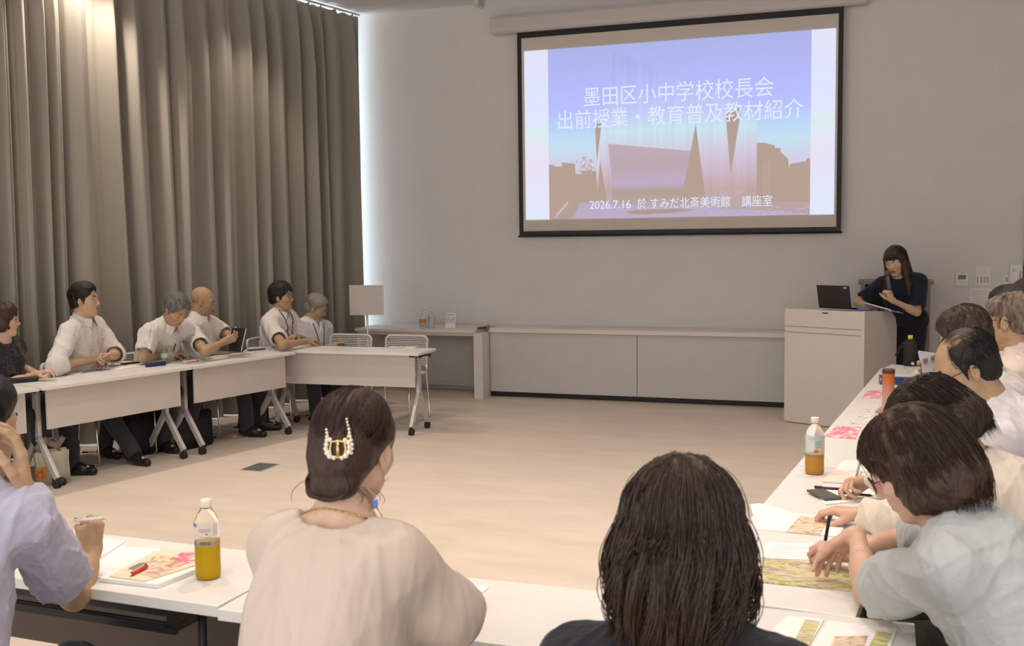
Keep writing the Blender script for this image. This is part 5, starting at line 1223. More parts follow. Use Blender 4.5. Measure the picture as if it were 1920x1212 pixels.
person('man with cropped grey hair and glasses in pinkish shirt, right picture edge', h, (-0.88, 0.42), 6, pv, (-0.98, 0.2), dict(w=V3(0.05, 5.3, 0.78), pole=(0.2, 0.8, -0.6), hide=True), dict(w=V3(0.05, 4.85, 0.78), pole=(0.1, -0.7, -0.6), hide=True),
       skin='tan', hair=hair_short(0.0035, 0.0, 0.004, 17, 0.006, bald=[((0, 0.05, 0.135), (0.05, 0.09, 0.048))]), hairm='thin', seed=12, glasses=((0.10, 0.05, 0.04), 0.026, 0.020, 0.0018), face=dict(closed=False, age=0.8), shirt=dict(WH, col=(0.70, 0.60, 0.54)))
h = PY(1896, 590, 5.80); pv = V3(0.64, 5.80, 0.56)
person('dark haired person behind the cropped grey haired man, face turned left', h, (-0.95, 0.3), 6, pv, (-0.99, 0.09), dict(w=V3(0.1, 6.0, 0.78), hide=True), dict(w=V3(0.1, 5.6, 0.78), hide=True),
       skin='tan', hair=hair_short(0.013, 0.006, 0.0, 19, 0.007), hairm='black', seed=13, face=dict(closed=False), shirt=dict(WH))
h = PY(1936, 572, 6.40); pv = V3(0.86, 6.40, 0.56)
person('farthest dark haired person of the right row, cut by the picture edge', h, (-0.95, 0.3), 6, pv, (-0.99, 0.09), dict(w=V3(0.3, 6.6, 0.78), hide=True), dict(w=V3(0.3, 6.2, 0.78), hide=True),
       skin='tan', hair=hair_short(0.014, 0.008, 0.0, 21, 0.007), hairm='brown', seed=14, face=dict(closed=False), shirt=dict(WH))
# ---- front row
h = PY(-52, 804, 1.98); pv = V3(h[0]+0.01, 1.84, 0.56)
person('man in lavender polo shirt holding a pen, cheek in hand, lower left', h, (0.14, 0.99), 8, pv, (0.25, 0.97), dict(s=PY(40, 968, 1.98), w=PY(167, 1043, 2.44), e=PY(140, 1118, 2.33), hd=(0.02, 0.12, 1.0), hn=(-0.75, 0.45, 0.0), pose='fist'), dict(w=PY(47, 922, 1.99), pole=(-0.2, 0.6, -0.9), hd=(-0.12, 0.02, 1), hn=(-0.62, -0.75, 0), pose=(12, 26, 20)),
       skin='tan', near=True, hair=hair_short(0.006, 0.004, 0.002, 23, 0.004), hairm='black', seed=15, face=dict(closed=True), hunch=0.03, hs=1.03,
       shirt=dict(kind='short', len=0.74, col=(0.41, 0.40, 0.52), collar=True, sl=0.074, wr=0.010, fr=22, loose=0.018, name='polo_shirt'), trouser=(0.02, 0.02, 0.03))
h = PY(664, 842, 1.95); pv = V3(h[0]-0.03, 1.80, 0.56)
person('woman in cream blouse with pinned up hair and pearl clip, seen from behind', h, (-0.06, 1.0), 6, pv, (-0.02, 1.0), dict(w=PZ(838, 1130, 0.768), e=PY(832, 1150, 1.98), hd=(0.10, 0.95, 0.02), pose='relaxed'), dict(w=V3(-1.22, 2.42, 0.768), pole=(-0.25, -0.1, -1), hide=True),
       fem=True, skin='fair', near=True, hair='BUN', hairm='brown2', seed=16, hroll=5, hunch=0.03, hw=0.128, eyes=False, brow=False, neckr=0.045,
       shirt=dict(kind='long', mat='SILK', collar=False, neck=(0.100, 0.105, 0.078), neck_up=0.022, sl=0.080, loose=0.024, infl=0.009, name='blouse', wr=0.011, fr=15.0, vz=0.22, ex=1.5, len=0.62), trouser=(0.25, 0.22, 0.19))
h = PY(1284, 1006, 1.66); pv = V3(h[0]+0.02, 1.52, 0.56)
person('woman with long wavy brown hair in dark navy top, seen from behind', h, (0.06, 1.0), 6, pv, (0.02, 1.0), dict(w=V3(-0.05, 2.30, 0.765), hide=True), dict(w=V3(-0.48, 2.30, 0.765), hide=True),
       fem=True, skin='fair', near=True, hair='WAVY', hairm='chest2', seed=17, hs=0.95, hunch=0.03, eyes=False, brow=False,
       shirt=dict(kind='long', len=0.9, col=(0.012, 0.011, 0.017), collar=False, neck=(0.07, 0.07, 0.05), sl=0.085, loose=0.02, name='top', wr=0.006), trouser=(0.02, 0.02, 0.025))

for lab, i, off in [
    ('white slatted chair of the woman in the dotted blouse', 0, 0), ('white slatted chair of the man with clasped hands', 1, 0), ('white slatted chair of the grey haired man writing', 2, 0.06), ('white slatted chair of the bald man with the black book', 3, 0),
    ('white slatted chair of the man with folded arms and lanyard', 4, 0), ('white slatted chair of the moustached man behind the far table', 5, 0),
    ('white slatted chair of the woman in the pale grey blouse', 7, 0), ('white slatted chair of the woman in the cream blouse on the right', 8, 0), ('white slatted chair of the man looking at a phone', 9, 0), ('white slatted chair of the man with thinning hair', 10, 0), ('white slatted chair of the man in the pinkish shirt', 11, 0),
    ('white slatted chair of the person behind the grey haired man', 12, 0), ('white slatted chair of the farthest person in the right row', 13, 0), ('white slatted chair of the man in the lavender polo shirt', 14, 0), ('white slatted chair of the woman with the pearl clip, at the bottom edge', 15, 0), ('white slatted chair of the woman with long wavy hair', 16, 0)]:
    p = PEOPLE[i]; b = BODYDIR[i]; put_chair(lab, p.location[0]+b[0]*0.05, p.location[1]+b[1]*0.05, b)
# ------------------------------------------------------------- things on the tables
ZT = 0.7206
def sheet(px, label, cat, m, h=0.0012, name='paper', z=ZT, group=None):
    P = [PZ(x, y, z) for x, y in px]; c = sum(P)/len(P); c[2] = z
    o = MB().slab([p-c for p in P], h).build(name, m); o.location = c; tag(o, label, cat, group); return o
def lines(px, n, m, parent, z, w=0.0028, frac=0.8):
    """rows of print on a sheet given by its four pixel corners (from the row start side)"""
    A, B, C, D = [PZ(x, y, z) for x, y in px]; mb = MB(); o = np.array(parent.location)
    for i in range(n):
        t = 0.12+0.76*i/max(1, n-1); a = A+(D-A)*t; b = B+(C-B)*t; f = frac*(0.75+0.25*((i*7) % 5)/4)
        a2 = a+(b-a)*0.10; b2 = a+(b-a)*(0.10+f*0.85); d = nz(b2-a2); s = np.array([-d[1], d[0], 0])*w/2
        mb.quad([Vector((p-o+np.array([0, 0, 0.0004])).tolist()) for p in (a2-s, b2-s, b2+s, a2+s)])
    mb.build('printed_lines', m, parent)
def patch(px, m, parent, z, name='printed_picture'):
    P = [PZ(x, y, z) for x, y in px]; o = np.array(parent.location)
    return MB().quad([Vector((p-o).tolist()) for p in P]).build(name, m, parent, 'colourful printed picture')
def pen(a, b, r, m, label, tipm=None, capm=None):
    a = np.asarray(a, float); b = np.asarray(b, float); t = thing('pen', label, 'pen', ((a+b)/2).tolist()); o = (a+b)/2; d = b-a
    V = lambda p: Vector((p-o).tolist())
    MB().tube([V(a+d*0.10), V(a+d*0.98)], r, 10).build('barrel', m, t); MB().tube([V(a+d*0.11), V(a)], [r*0.9, r*0.18], 10).build('tip', tipm or MT['chrome'], t)
    MB().tube([V(a+d*0.72+np.array([0, 0, r*1.3])), V(a+d*0.97+np.array([0, 0, r*1.3]))], r*0.28, 6).build('clip', capm or MT['chrome'], t); return t
PIC1 = ramp_mat('warm_print', [(0.30, (0.10, 0.07, 0.07)), (0.40, (0.62, 0.42, 0.26)), (0.50, (0.80, 0.66, 0.50)), (0.58, (0.55, 0.30, 0.22)), (0.66, (0.78, 0.70, 0.58)), (0.75, (0.30, 0.20, 0.16))], 13)
PIC2 = ramp_mat('green_print', [(0.26, (0.06, 0.08, 0.10)), (0.36, (0.30, 0.36, 0.14)), (0.44, (0.62, 0.58, 0.22)), (0.50, (0.66, 0.58, 0.44)), (0.56, (0.38, 0.24, 0.20)), (0.62, (0.60, 0.55, 0.40)), (0.70, (0.22, 0.28, 0.20))], 9, stretch=(1.0, 2.6, 1), dist=1.2)
PIC3 = ramp_mat('pink_print', [(0.36, (0.86, 0.80, 0.76)), (0.46, (0.80, 0.28, 0.36)), (0.54, (0.70, 0.13, 0.22)), (0.60, (0.85, 0.74, 0.72)), (0.7, (0.2, 0.16, 0.18))], 15)
PIC4 = ramp_mat('pale_print', [(0.34, (0.30, 0.30, 0.33)), (0.46, (0.75, 0.70, 0.66)), (0.56, (0.80, 0.76, 0.72)), (0.68, (0.45, 0.40, 0.40))], 34)
# left tables
sheet([(22, 709), (66, 697), (108, 697), (98, 706)], 'white notebook page before the woman in the dotted blouse', 'notebook', MT['cream'], 0.006, 'notebook')
sheet([(100, 704), (116, 696), (161, 695), (150, 702)], 'grey brown magazine lying right of the white notebook page', 'magazine', PIC4, 0.004, 'magazine')
c = PZ(45, 717, ZT); MBo = MB().box((0, 0, 0.017), (0.185, 0.065, 0.034), bev=0.012, seg=3).build('glasses_case', MT['black']); MBo.location = c; MBo.rotation_euler = (0, 0, 1.0); tag(MBo, 'black glasses case near the front edge of the left table', 'glasses case')
nb = thing('open_notebook', 'open white notebook in front of the man with clasped hands', 'notebook', PZ(218, 688, ZT).tolist()); no = np.array(nb.location)
for px, m, nm in [([(163, 692), (192, 681), (240, 679), (230, 693)], MT['paper'], 'left_page'), ([(230, 693), (240, 679), (282, 680), (272, 687)], MT['cream'], 'right_page')]:
    MB().slab([Vector((PZ(x, y, ZT)-no).tolist()) for x, y in px], 0.006).build(nm, m, nb)
c = PZ(246, 682, ZT+0.007); o = MB().box((0, 0, 0.005), (0.15, 0.075, 0.009), bev=0.003).build('smartphone', MT['black']); o.location = c; o.rotation_euler = (0, 0, 1.25); tag(o, 'black phone lying on the open notebook', 'phone')
c = PZ(292, 687, ZT); t = thing('pen_case', 'dark blue fabric pen case beside the green capped bottle', 'pen case', c.tolist(), 1.15)
MB().tube([(-0.085, 0, 0.018), (-0.08, 0, 0.018), (0.08, 0, 0.018), (0.085, 0, 0.018)], [0.010, 0.019, 0.019, 0.010], 12).build('case', mat('navy_cloth', (0.03, 0.04, 0.13), 0.8, noise=0.4, nscale=60), t)
MB().box((0, 0, 0.0375), (0.14, 0.004, 0.002)).build('zip', MT['alu'], t)
def bottle(base, h, r, fill, liq, capm, label, labels=None, capn='bottle', waist=0.0, ribs=0):
    t = thing('drink_bottle', label, 'bottle', base.tolist()); nk = 0.0135; sh = h*0.80
    prof = [(r*0.80, 0.0), (r*0.94, 0.003), (r, 0.010)]
    for i in range(9):
        z = 0.010+(h*0.66-0.010)*(i+1)/9; prof.append((r*(1-waist*math.exp(-((z/h-0.42)/0.05)**2)-(0.02 if (ribs and i % 2 == 0 and z < h*0.4) else 0)), z))
    prof += [(r*0.97, h*0.70), (r*0.86, h*0.77), (r*0.62, h*0.84), (nk*1.15, h*0.885), (nk, h*0.90), (nk, h*0.93)]
    MB().lathe(prof, n=36).build('bottle_body', clear, t)
    lz = h*fill; lp = [(max(0.002, q-0.0012), max(0.0015, z)) for q, z in prof if z < lz]; lp.append((lp[-1][0], lz)); MB().lathe(lp, n=36).build('drink', liq, t)
    cz = h*0.905; cp = MB(); cp.lathe([(nk+0.0025, cz), (nk+0.0030, cz+0.002), (nk+0.0030, h-0.0015), (nk+0.0018, h)], n=30); cp.build('cap', capm, t)
    MB().lathe([(nk+0.004, h*0.893), (nk+0.004, h*0.901)], n=24).build('neck_ring', clear, t)
    if labels: labels(t, h, r)
    return t
def curved(mb, r, a0, a1, z0, z1, n=6):
    for i in range(n):
        u0 = a0+(a1-a0)*i/n; u1 = a0+(a1-a0)*(i+1)/n
        mb.quad([(r*math.cos(u0), r*math.sin(u0), z0), (r*math.cos(u1), r*math.sin(u1), z0), (r*math.cos(u1), r*math.sin(u1), z1), (r*math.cos(u0), r*math.sin(u0), z1)])
TEA = mat('yellow_tea', (0.78, 0.52, 0.010), 0.25, trans=0.25, ior=1.2); AMBER = mat('amber_tea', (0.80, 0.42, 0.09), 0.2, trans=0.35, ior=1.2); WATER = mat('clear_tea', (0.62, 0.64, 0.52), 0.2, trans=0.6, ior=1.2)
CAPW = mat('white_cap', (0.82, 0.72, 0.64), 0.5); CAPG = mat('green_cap', (0.36, 0.50, 0.10), 0.5); CAPB = mat('blue_cap', (0.16, 0.28, 0.75), 0.5); CAPY = mat('yellow_cap', (0.80, 0.68, 0.05), 0.5)
def cam_az(base): return math.atan2(-base[1], -base[0])
def lab_tea(t, h, r):
    a = cam_az(np.array(t.location)); R = r+0.0007; z = lambda f: h*f
    film = mat('printed_film', (0.80, 0.80, 0.82), 0.25, trans=0.82, ior=1.02); m = MB(); curved(m, R, a-1.5, a+1.5, z(0.43), z(0.735), 24); lb = m.build('label', film, t)
    m = MB(); R += 0.0004
    for i in range(3): curved(m, R, a-0.62+0.02*i, a+0.28, z(0.655-0.014*i), z(0.662-0.014*i))
    curved(m, R, a-0.60, a+0.30, z(0.552), z(0.558)); curved(m, R, a-0.60, a+0.10, z(0.617), z(0.621))
    for k in range(7): curved(m, R, a+0.48, a+0.90, z(0.70-0.022*k), z(0.705-0.022*k))
    m.build('small_print', mat('label_ink_grey', (0.30, 0.33, 0.38), 0.5), lb)
    m = MB(); rr = random.Random(5); u = a-0.55
    while u < a+0.28: w = rr.choice([0.012, 0.02, 0.035]); curved(m, R, u, u+w, z(0.455), z(0.50), 1); u += w+rr.choice([0.012, 0.02])
    m.build('barcode', mat('label_ink_dark', (0.10, 0.11, 0.14), 0.5), lb)
    m = MB(); curved(m, R, a-1.35, a-0.85, z(0.68), z(0.725)); curved(m, R, a-1.3, a-0.95, z(0.44), z(0.50)); m.build('blue_mark', mat('label_blue', (0.12, 0.25, 0.55), 0.5), lb)
    m = MB(); curved(m, R, a-0.10, a+0.06, z(0.585), z(0.602)); m.build('red_mark', mat('label_red', (0.55, 0.10, 0.05), 0.5), lb)
bottle(PZ(391, 1083, ZT), 0.232, 0.0365, 0.475, TEA, CAPW, 'clear bottle half full of yellow tea on the front left table', lab_tea)
def lab_fruit(t, h, r):
    a = cam_az(np.array(t.location)); R = r+0.0007; z = lambda f: h*f
    film = mat('pale_blue_film', (0.60, 0.68, 0.70), 0.3, trans=0.45, ior=1.02); m = MB(); curved(m, R, a-1.6, a+1.6, z(0.36), z(0.70), 24); lb = m.build('label', film, t); R += 0.0005
    m = MB(); curved(m, R, a-0.55, a+0.9, z(0.62), z(0.66)); curved(m, R, a+0.2, a+1.2, z(0.36), z(0.42)); m.build('blue_band', mat('sky_band', (0.40, 0.58, 0.66), 0.4), lb)
    ink = mat('label_ink_slate', (0.24, 0.29, 0.32), 0.5); m = MB()
    def at(u, v): return (R*math.cos(a+u), R*math.sin(a+u), z(v))
    def stroke(pts): m.tube([at(u, v) for u, v in pts], 0.0008, 5)
    stroke([(0.30, 0.60), (0.18, 0.61), (0.16, 0.58), (0.28, 0.56), (0.26, 0.53), (0.14, 0.535)]); stroke([(0.42, 0.61), (0.42, 0.53)]); stroke([(0.56, 0.53), (0.56, 0.61), (0.68, 0.61), (0.69, 0.575), (0.57, 0.57), (0.70, 0.53)])
    for i in range(5): stroke([(0.14+0.13*i, 0.505), (0.20+0.13*i, 0.485)])
    m.build('small_print', ink, lb)
    m = MB(); m.sphere(at(0.05, 0.425), 0.006, 10, (1, 1, 1)); m.sphere(at(0.24, 0.425), 0.006, 10); m.build('red_fruit', mat('print_red', (0.75, 0.10, 0.05), 0.5), lb)
    m = MB(); m.sphere(at(0.55, 0.455), 0.008, 10); m.build('orange_fruit', mat('print_orange', (0.85, 0.45, 0.05), 0.5), lb)
bottle(PZ(1527, 888, ZT), 0.232, 0.0385, 0.36, AMBER, CAPW, 'bottle of amber fruit tea at the inner edge of the right tables', lab_fruit, ribs=1)
b = PZ(309, 682, ZT); bottle(b, 0.158, 0.029, 0.72, WATER, CAPG, 'small clear bottle with green cap on the left table', lambda t, h, r: MB().lathe([(r+0.0006, h*0.3), (r+0.0006, h*0.55)], n=24, cap=False).build('label', mat('pale_green_label', (0.52, 0.58, 0.42), 0.5), t))
b = PY(699, 1000, 2.70); b[2] = ZT; bottle(b, 0.225, 0.034, 0.6, WATER, CAPB, 'bottle with blue cap hidden behind the neck of the woman with the pearl clip')
t = thing('spectacles', 'folded dark spectacles on the left table beside the writing man', 'spectacles', PZ(347, 676, ZT).tolist(), 1.2); m = MB()
for s in (-1, 1): m.tube([(s*0.033+0.024*math.cos(u), 0, 0.020+0.018*math.sin(u)) for u in np.linspace(0, 2*PI, 18)[:-1]], 0.0018, 6, closed=True); m.tube([(s*0.058, 0, 0.026), (s*0.058, 0.03, 0.024), (-s*0.03, 0.045, 0.006)], 0.0016, 6)
m.tube([(-0.009, 0, 0.024), (0.009, 0, 0.024)], 0.0016, 6); m.build('spectacle_frame', MT['black'], t)
o = sheet([(341, 679), (352, 664), (386, 663), (378, 676)], 'white sheet under the hands of the grey haired writing man', 'paper', MT['paper'])
pen(PZ(349, 680, ZT+0.004), PZ(374, 677, ZT+0.004), 0.004, mat('pale_red_pen', (0.55, 0.16, 0.14), 0.4), 'pale red pen lying at the front edge of the left table')
hp = PZ(312, 668, 0.775)
sheet([(390, 667), (394, 661), (432, 660), (431, 665)], 'olive green folder right of the writing man', 'folder', mat('olive_cover', (0.20, 0.17, 0.09), 0.6), 0.008, 'folder')
sheet([(455, 660), (468, 652), (512, 650), (506, 657)], 'lilac sheets beside the black book on the left table', 'paper', mat('lilac_paper', (0.55, 0.52, 0.62), 0.7), 0.004)
c = PZ(481, 657, ZT+0.004); o = MB().box((0, 0, 0.006), (0.16, 0.04, 0.012), bev=0.004).build('pen_case', mat('slate_case', (0.06, 0.07, 0.12), 0.6)); o.location = c; o.rotation_euler = (0, 0, 1.0); tag(o, 'flat dark blue case on the lilac sheets', 'pen case')
bk = PZ(440, 636, 0.87); t = thing('held_book', 'black covered book held open by the bald man', 'book', bk.tolist(), -0.6)
for s in (-1, 1):
    R = Matrix.Rotation(s*0.45, 3, 'Z') @ Matrix.Rotation(-0.35, 3, 'X')
    MB().box((s*0.068, -0.012, 0.0), (0.145, 0.006, 0.205), R, bev=0.002).build('cover', MT['black'], t); MB().box((s*0.066, 0.000, 0.002), (0.135, 0.010, 0.192), R).build('page_block', MT['cream'], t)
sheet([(714, 655), (735, 650), (760, 650), (750, 655)], 'greyish leaflet on the far turned table', 'leaflet', PIC4, 0.002, 'leaflet'); sheet([(752, 655.5), (762, 650), (784, 650), (772, 655.5)], 'cream leaflet at the right end of the far turned table', 'leaflet', MT['cream'], 0.002, 'leaflet')
# bags under the left tables
def bag(base, w, d, h, rz, m, label, cat='bag', handles=True, hm=None, extra=None, taper=0.9):
    t = thing('tote_bag' if extra else 'briefcase', label, cat, (base[0], base[1], 0), rz); b = MB(); bm = bmesh.new(); bmesh.ops.create_cube(bm, size=1.0)
    for v in bm.verts: k = taper if v.co.z > 0 else 1.0; v.co = Vector((v.co.x*w*(1.0 if v.co.z < 0 else 1.03), v.co.y*d*k*(1 if v.co.z < 0 else 0.55), (v.co.z+0.5)*h+0.002))
    bmesh.ops.bevel(bm, geom=bm.edges[:], offset=0.018, segments=3, affect='EDGES'); bmesh.ops.subdivide_edges(bm, edges=bm.edges[:], cuts=2, use_grid_fill=True)
    r = random.Random(int(w*1000))
    for v in bm.verts:
        if v.co.z > 0.03: v.co += Vector((math.sin(v.co.z*21+v.co.x*13), math.sin(v.co.x*19+v.co.z*9), 0))*0.005
    for f in bm.faces: f.smooth = True
    b.merge(bm); b.build('bag_body', m, t)
    if handles:
        for s in (-1, 1): MB().tube([(-w*0.22, s*d*0.2, h*0.9), (-w*0.20, s*d*0.25, h*1.18), (-w*0.08, s*d*0.2, h*1.32), (w*0.08, s*d*0.2, h*1.32), (w*0.20, s*d*0.25, h*1.18), (w*0.22, s*d*0.2, h*0.9)], 0.008, 8).build('handle', hm or m, t)
    if extra: extra(t)
    return t
def tote_extra(t):
    m = MB(); m.box((-0.10, -0.085, 0.10), (0.07, 0.012, 0.09), bev=0.004); m.build('orange_tag', mat('orange_leather', (0.40, 0.13, 0.03), 0.6, noise=0.5, nscale=40), t, 'orange brown patterned tag')
    m = MB(); m.tube([(-0.10, 0.0, 0.25), (-0.03, 0.02, 0.31), (0.04, 0.0, 0.27), (0.08, -0.02, 0.33)], [0.03, 0.04, 0.035, 0.02], 10); m.build('scarf', mat('mauve_scarf', (0.24, 0.16, 0.15), 0.9, bump=0.4, bscale=60), t, 'brown mauve scarf in the bag')
c = PZ(96, 912, 0); bag(c+np.array([-0.04, 0.06, 0]), 0.22, 0.13, 0.25, 1.0, mat('pale_canvas', (0.42, 0.40, 0.31), 0.9, bump=0.3, bscale=200), 'pale canvas tote bag with orange tag under the left tables', hm=mat('mauve_handle', (0.2, 0.14, 0.13), 0.8), extra=tote_extra)
DK = mat('black_bag_nylon', (0.014, 0.013, 0.014), 0.6, bump=0.2, bscale=90)
c = PZ(288, 858, 0); bag(c+np.array([-0.16, 0.10, 0]), 0.36, 0.13, 0.33, 1.25, DK, 'tall black briefcase beside the shoes of the man with clasped hands', 'briefcase')
c = PZ(377, 848, 0); bag(c+np.array([-0.18, 0.16, 0]), 0.34, 0.12, 0.30, 1.35, DK, 'black briefcase under the joint of the left tables', 'briefcase')
c = PZ(488, 806, 0); bag(c+np.array([-0.10, 0.05, 0]), 0.30, 0.13, 0.30, 1.30, DK, 'black briefcase at the feet of the bald man', 'briefcase')
# right tables, far to near
b = PZ(1706, 687, ZT); t = thing('bottle_pouch', 'black insulated bottle pouch with yellow capped bottle at the lectern end', 'bottle pouch', b.tolist())
MB().lathe([(0.043, 0), (0.046, 0.006), (0.046, 0.165), (0.040, 0.182), (0.028, 0.19)], n=26).build('pouch', mat('neoprene', (0.030, 0.027, 0.027), 0.8, bump=0.2, bscale=300), t)
MB().lathe([(0.026, 0.185), (0.022, 0.198), (0.015, 0.202)], n=20).build('bottle_neck', clear, t); MB().lathe([(0.017, 0.198), (0.017, 0.226), (0.0155, 0.228)], n=20).build('cap', CAPY, t)
m = MB(); m.tube([(-0.046, 0, 0.175), (-0.075, 0.01, 0.13), (-0.10, 0.01, 0.075), (-0.093, 0.01, 0.07), (-0.07, 0.01, 0.12), (-0.045, 0, 0.15)], 0.006, 8); m.build('strap', MT['black'], t)
MB().lathe([(0.012, 0), (0.012, 0.0012)], (0.018, -0.0465, 0.025), 16, Matrix.Rotation(PI/2, 3, 'X')).build('round_badge', MT['inkl'], t)
sheet([(1650, 695), (1672, 684), (1722, 688), (1712, 698)], 'colourful leaflet before the black bottle pouch', 'leaflet', PIC4, 0.003, 'leaflet')
sheet([(1712, 699), (1722, 689), (1770, 692), (1765, 703)], 'white leaflet beside the blue box on the right table', 'leaflet', MT['paper'], 0.003, 'leaflet')
c = PZ(1694, 722, ZT); t = thing('gift_box', 'flat dark blue patterned box behind the orange tumbler', 'box', c.tolist(), 0.05)
MB().box((0, 0.06, 0.024), (0.29, 0.13, 0.046), bev=0.003).build('box_body', ramp_mat('blue_box_print', [(0.42, (0.015, 0.03, 0.14)), (0.55, (0.03, 0.06, 0.22)), (0.64, (0.5, 0.4, 0.4)), (0.7, (0.02, 0.03, 0.12))], 18), t)
MB().box((0, 0.06, 0.0505), (0.20, 0.09, 0.006), bev=0.001).build('lid_card', MT['inkl'], t)
b = PZ(1665, 761, ZT); t = thing('tumbler', 'orange to pink tumbler with dark lid on the right table', 'tumbler', b.tolist())
g = two_band('tumbler_enamel', (0.62, 0.16, 0.035), (0.62, 0.36, 0.30), 0.10); nt = g.node_tree
for n_ in list(nt.nodes):
    if n_.type == 'MATH': nt.nodes.remove(n_)
mr = nt.nodes.new('ShaderNodeMapRange'); mr.inputs['From Min'].default_value = 0.05; mr.inputs['From Max'].default_value = 0.16
sp = [n_ for n_ in nt.nodes if n_.type == 'SEPXYZ'][0]; mx = [n_ for n_ in nt.nodes if n_.type == 'MIX'][0]; nt.links.new(sp.outputs['Z'], mr.inputs['Value']); nt.links.new(mr.outputs['Result'], mx.inputs['Factor'])
MB().lathe([(0.029, 0), (0.031, 0.004), (0.034, 0.19), (0.034, 0.196)], n=30).build('tumbler_body', g, t); MB().lathe([(0.0348, 0.186), (0.0348, 0.206), (0.031, 0.210)], n=30).build('lid', mat('tumbler_lid', (0.10, 0.05, 0.04), 0.4), t)
sheet([(1614, 747), (1628, 733), (1656, 733), (1650, 747)], 'pink and white leaflet left of the orange tumbler', 'leaflet', PIC3, 0.002, 'leaflet')
sheet([(1546, 820), (1568, 800), (1614, 802), (1604, 824)], 'pink and white leaflet behind the amber fruit tea bottle', 'leaflet', PIC3, 0.003, 'leaflet')
sheet([(1590, 795), (1618, 768), (1660, 770), (1645, 798)], 'sketchy grey leaflet between the two pink leaflets', 'leaflet', PIC4, 0.002, 'leaflet')
o = sheet([(1543, 906), (1561, 884), (1616, 885), (1604, 909)], 'pale pink notepad cover right of the fruit tea bottle', 'notepad', mat('pale_pink_card', (0.78, 0.66, 0.62), 0.7), 0.007, 'notepad')
o = sheet([(1566, 884), (1580, 865), (1640, 867), (1630, 886)], 'white printed page above the pale pink notepad', 'paper', MT['paper'], 0.003); lines([(1566, 884), (1630, 886), (1640, 867), (1580, 865)], 6, MT['inkl'], o, ZT+0.0034, 0.002)
o = sheet([(1526, 922), (1530, 915), (1640, 918), (1672, 934), (1548, 948)], 'open white planner under the hands of the woman in cream', 'planner', MT['paper'], 0.004, 'planner')
pen(PZ(1583, 918, ZT+0.009), PZ(1526, 914, ZT+0.009), 0.005, mat('purple_pen', (0.05, 0.025, 0.07), 0.3), 'dark purple pen lying on the white planner')
pen(PZ(1640, 930, ZT+0.009), PZ(1575, 924, ZT+0.009), 0.004, MT['black'], 'thin dark pen lying at the hand of the woman in cream')
c = PZ(1535, 930, ZT); o = MB().box((0, 0, 0.006), (0.07, 0.14, 0.009), bev=0.003).build('smartphone', mat('grey_phone', (0.10, 0.095, 0.08), 0.35)); o.location = (c[0]+0.02, c[1]-0.015, c[2]+0.0042); o.rotation_euler = (0, 0, 0.55); tag(o, 'dark grey phone at the left corner of the white planner', 'phone')
o = sheet([(1406, 947), (1424, 945), (1498, 965), (1468, 998), (1420, 994)], 'blank white sheet at the inner edge of the nearest right table', 'paper', MT['paper'], 0.002)
o = sheet([(1468, 998), (1498, 966), (1592, 974), (1572, 1008)], 'brochure with warm coloured picture next to the blank white sheet', 'brochure', MT['paper'], 0.003, 'brochure'); patch([(1474, 997), (1500, 968), (1556, 972), (1538, 1003)], PIC1, o, ZT+0.0036)
o = sheet([(1424, 1047), (1440, 1018), (1545, 1022), (1530, 1052)], 'white printed form under the writing hand of the woman in pale grey', 'paper', MT['paper'], 0.002); lines([(1424, 1047), (1530, 1052), (1545, 1022), (1440, 1018)], 6, MT['inkl'], o, ZT+0.0024, 0.002)
o = sheet([(1424, 1093), (1428, 1047), (1608, 1066), (1618, 1113)], 'long green and brown picture sheet on the nearest right table', 'picture sheet', PIC2, 0.003, 'picture_sheet')
# front tables
o = sheet([(60, 1030), (120, 1000), (235, 1016), (180, 1052)], 'white sheets before the man in the lavender polo shirt', 'paper', MT['paper'], 0.002); lines([(60, 1030), (180, 1052), (235, 1016), (120, 1000)], 7, MT['inkl'], o, ZT+0.0024, 0.002)
o = sheet([(150, 1082), (225, 1026), (300, 1030), (270, 1092)], 'white printed page under the stack with the red pen', 'paper', MT['paper'], 0.002)
t = sheet([(188, 1092), (240, 1048), (366, 1055), (366, 1076), (296, 1104)], 'stack of white handouts under the picture brochure on the front left table', 'handouts', MT['paper'], 0.012, 'handout_stack')
o = sheet([(205, 1083), (290, 1036), (364, 1036), (366, 1062), (272, 1092)], 'brochure with dark and pink picture cover under the red pen', 'brochure', mat('brochure_cover', (0.78, 0.66, 0.52), 0.6), 0.004, 'brochure', z=ZT+0.0124)
zb = ZT+0.0124+0.0045
patch([(236, 1070), (296, 1040), (362, 1052), (290, 1084)], PIC1, o, zb); patch([(318, 1048), (340, 1037), (364, 1036), (365, 1052), (346, 1058)], PIC3, o, zb+0.0003); patch([(240, 1066), (262, 1056), (276, 1056), (250, 1070)], MT['ink'], o, zb+0.0003)
pen(PZ(243, 1079, zb+0.006), PZ(276, 1062, zb+0.006), 0.0058, mat('red_marker', (0.62, 0.05, 0.02), 0.3), 'red pen lying on the picture brochure')
o = sheet([(862, 1112), (884, 1096), (916, 1103), (880, 1134)], 'white sheet by the hand of the woman with the pearl clip', 'paper', MT['paper'], 0.002)
o = sheet([(1452, 1178), (1478, 1157), (1545, 1164), (1512, 1222), (1425, 1222)], 'white brochure with small green picture, beside the navy shoulder', 'brochure', MT['paper'], 0.003, 'brochure'); patch([(1490, 1200), (1510, 1162), (1538, 1166), (1516, 1214)], PIC2, o, ZT+0.0034)
o = sheet([(1512, 1232), (1552, 1166), (1682, 1182), (1660, 1240)], 'white handout with two pictures at the end of the front centre table', 'handout', MT['paper'], 0.003, 'handout'); patch([(1556, 1215), (1566, 1194), (1628, 1192), (1618, 1222)], PIC1, o, ZT+0.0034); patch([(1628, 1214), (1645, 1184), (1674, 1188), (1662, 1216)], PIC2, o, ZT+0.0034)
